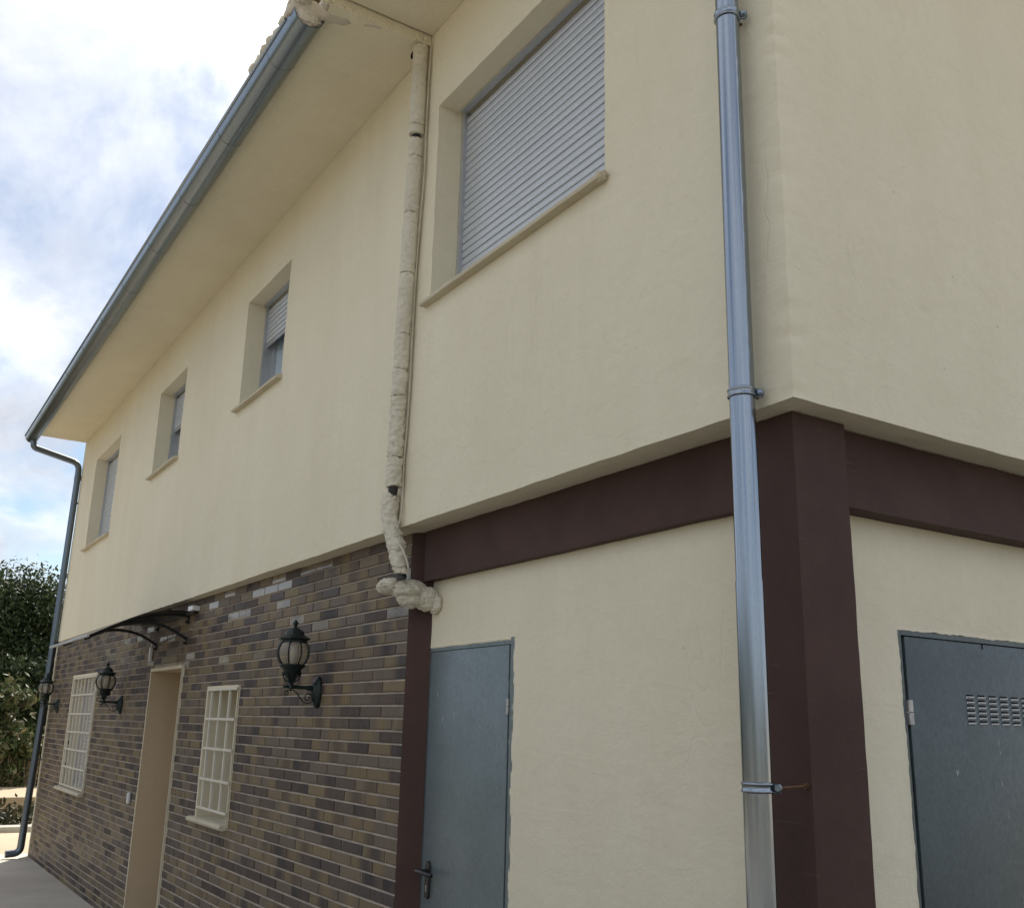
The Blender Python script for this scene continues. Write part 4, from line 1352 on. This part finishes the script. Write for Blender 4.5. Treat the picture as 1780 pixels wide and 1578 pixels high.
# ------------------------------------------------------------------ window grilles
def grille(h, xs, zs, x0, x1, z0, z1, off, label, rad):
    t = thing('window_grille', label, 'window grille', ((x0+x1)/2, YB((x0+x1)/2)+off, z0), 'cream window grilles')
    ym = YB((x0+x1)/2)
    for x in xs:
        q = MB(); q.box(x-rad, x+rad, ym+off+0.002, ym+off+0.002+2*rad, z0, z1, bev=0.002)
        part('bar', q, m_grille, t, None, t.location)
    for z in zs:
        q = MB(); q.box(x0, x1, ym+off-0.008, ym+off+0.0015, z-0.0085, z+0.0085, bev=0.002)
        part('bar', q, m_grille, t, None, t.location)
    return t
grille(WA, (-5.615, -5.41, -5.195), (1.905, 1.702, 1.500, 1.293, 1.100), -5.675, -5.010, 1.085, 1.90, -0.020, 'narrow cream grille over the window right of the entrance opening', 0.0085)
g2 = thing
grille(WB, [-11.06+0.213*i for i in range(7)], (2.118, 1.93, 1.722, 1.526, 1.336, 1.146, 0.950), -11.075, -9.75, 0.945, 2.12, -0.012, 'wide cream grille over the window at the far left of the brick wall', 0.008)

# ------------------------------------------------------------------ planting beyond the house
def leaf_cloud(mb, clumps, per, size, rng, up_bias=0.3):
    for (c, r) in clumps:
        for _ in range(per):
            d = Vector((rng.gauss(0, 1), rng.gauss(0, 1), rng.gauss(0, 0.85)))
            p = c+d*r*0.48
            n = Vector((rng.gauss(0, 1), rng.gauss(0, 1), rng.gauss(0, 1)+up_bias)).normalized()
            a = n.cross(Vector((rng.gauss(0, 1), rng.gauss(0, 1), rng.gauss(0, 1)))).normalized()
            b = n.cross(a)
            s = size*rng.uniform(0.6, 1.3)
            mb.add([p-a*s, p+b*s*0.42+n*s*0.08, p+a*s, p-b*s*0.42+n*s*0.08], [(0, 1, 2, 3)])
def tree(x, y, h, rad, seed, label, mat, size, nclump, per, zlow=0.15, group='trees beyond the house', name='tree', shaded=None):
    rng = random.Random(seed)
    t = thing(name, label, 'tree', (x, y, -0.02), group)
    q = MB()
    q.tube([(0, 0, 0), (0.05*h*rng.uniform(-.3, .3), 0.02, h*0.3), (0.1*rng.uniform(-1, 1), 0.1*rng.uniform(-1, 1), h*0.72)], [0.035*h, 0.024*h, 0.008*h], 8)
    clumps = []
    for i in range(nclump):
        u = rng.random()
        zz_ = h*(zlow+(1-zlow)*(u**0.85))
        prof_ = rad*sqrt(max(0.05, 1-((zz_/h-0.45)/0.62)**2))
        a = rng.uniform(0, 2*pi)
        rr_ = prof_*sqrt(rng.random())*0.95
        c = Vector((rr_*cos(a), rr_*sin(a), zz_-0.12*h*rng.random()))
        clumps.append((c, rad*rng.uniform(0.22, 0.38)))
        if i < 14:
            q.tube([(0, 0, c.z*0.55), (c.x*0.5, c.y*0.5, c.z*0.85), tuple(c)], [0.012*h, 0.007*h, 0.003*h], 5)
    part('trunk', q, m_trunk, t, 50)
    mb = MB(); leaf_cloud(mb, clumps, per, size, rng)
    me = bpy.data.meshes.new('crown')
    me.from_pydata([tuple(v) for v in mb.v], [], mb.f); me.materials.append(mat)
    link('crown', me, t)
    return t
tree(-26.5, 1.2, 5.1, 2.1, 11, 'dark evergreen tree in the middle of the dense row behind the far corner', m_leaf, 0.066, 270, 150)
tree(-25.6, -2.2, 5.2, 2.0, 12, 'dark evergreen tree at the left end of the row behind the terrace', m_leaf, 0.066, 260, 140)
tree(-27.2, 4.6, 5.7, 2.2, 13, 'dark evergreen tree of the row hidden mostly behind the house', m_leaf, 0.066, 260, 140)
tree(-29.0, -0.4, 5.3, 2.0, 14, 'taller dark tree filling the gap behind the evergreen row', m_leaf, 0.066, 250, 140)
tree(-21.9, 0.55, 2.35, 0.75, 21, 'young broadleaf shrub with pale leaf tips standing behind the terrace edge', m_leaf2, 0.085, 90, 45, 0.12, None, 'shrub')
tree(-22.6, 2.3, 2.0, 0.8, 22, 'low green shrub next to the pale leaved one, mostly behind the house', m_leaf, 0.08, 100, 70, 0.1, None, 'shrub')
tree(-22.4, -1.4, 2.1, 0.8, 23, 'low dark shrub left of the pale leaved one on the terrace', m_leaf, 0.08, 100, 70, 0.1, None, 'shrub')
for o in bpy.data.objects:
    if o.name.startswith('shrub') and o.get('category'): o['category'] = 'shrub'

rng = random.Random(15)
mb = MB()
cl = [(Vector((-24.0+rng.gauss(0, 0.35), rng.uniform(-7, 11), 2.9*rng.random()**0.9)), rng.uniform(0.22, 0.40)) for _ in range(1000)]
leaf_cloud(mb, cl, 60, 0.08, rng)
hd = thing('hedge', 'tall dark clipped hedge between the terrace and the evergreen trees', 'hedge', (-24.0, 2.0, -0.02))
me = bpy.data.meshes.new('foliage'); me.from_pydata([tuple(v-hd.location) for v in mb.v], [], mb.f); me.materials.append(m_leaf)
link('foliage', me, hd)
q = MB()
for i in range(12): q.tube([(-24.0, -6.5+i*1.5, -0.02), (-23.95, -6.45+i*1.5, 1.2), (-24.0, -6.4+i*1.5, 2.3)], [0.05, 0.035, 0.015], 6)
part('stem', q, m_trunk, hd, 50, hd.location)['kind'] = 'stuff'
rng = random.Random(5)
mb = MB()
cl = [(Vector((-17.25+rng.uniform(-1.0, 1.0), rng.uniform(-8, 9), rng.uniform(-0.02, 0.12))), rng.uniform(0.14, 0.24)) for _ in range(520)]
leaf_cloud(mb, cl, 22, 0.06, rng)
me = bpy.data.meshes.new('ground_cover'); me.from_pydata([tuple(v) for v in mb.v], [], mb.f); me.materials.append(m_hedge)
o = link('ground_cover', me); o['kind'] = 'stuff'; o['label'] = 'dark low ground cover between the kerb and the cream terrace'; o['category'] = 'ground cover'
mb = MB()
for i in range(420):
    x, y = -21.6+rng.uniform(-0.25, 0.25), rng.uniform(-7, 9)
    h = rng.uniform(0.5, 0.95)
    lean = Vector((rng.uniform(-0.12, 0.12), rng.uniform(-0.12, 0.12), 0))
    b = Vector((x, y, -0.02)); tp = b+Vector((0, 0, h))+lean
    mb.tube([b, (b+tp)/2+lean*0.1, tp], [0.006, 0.005, 0.004], 4, False)
    for k in range(9):
        u = 0.62+0.4*k/8
        p = b.lerp(tp, u); d = Vector((rng.gauss(0, 1), rng.gauss(0, 1), 0.8)).normalized()*rng.uniform(0.03, 0.07)
        s = Vector((rng.gauss(0, 1), rng.gauss(0, 1), 0)).normalized()*0.014
        mb.add([p-s, p+s, p+d+s*0.3, p+d-s*0.3], [(0, 1, 2, 3)])
me = bpy.data.meshes.new('dry_grass'); me.from_pydata([tuple(v) for v in mb.v], [], mb.f); me.materials.append(m_dry)
o = link('dry_grass', me); o['kind'] = 'stuff'; o['label'] = 'dry pale grass plumes along the back edge of the terrace'; o['category'] = 'grass'

# unseen trees and hedge added as a dark band mirrored in metal and bricks
rng = random.Random(9)
mb = MB()
cl = []
for i in range(56):
    x0 = -49+i*1.15+rng.uniform(-0.4, 0.4); h = rng.uniform(3.0, 3.7)+max(0, -x0-8)*0.075
    for k in range(26):
        zz_ = h*rng.random()**0.8
        cl.append((Vector((x0+rng.gauss(0, 0.8), -14.5+rng.gauss(0, 0.9), zz_)), rng.uniform(0.5, 0.8)))
for i in range(26):
    y0 = -14+i*1.2; h = rng.uniform(1.9, 2.7)
    for k in range(14):
        cl.append((Vector((13.5+rng.gauss(0, 0.5), y0+rng.gauss(0, 0.7), h*rng.random()**0.8)), rng.uniform(0.5, 0.7)))
leaf_cloud(mb, cl, 16, 0.17, rng)
me = bpy.data.meshes.new('added_tree_belt'); me.from_pydata([tuple(v) for v in mb.v], [], mb.f); me.materials.append(m_leaf)
o = link('added_tree_belt', me); o['kind'] = 'stuff'; o['label'] = 'unseen belt of dark trees and hedge, added to darken reflections in pipe and doors'; o['category'] = 'trees'
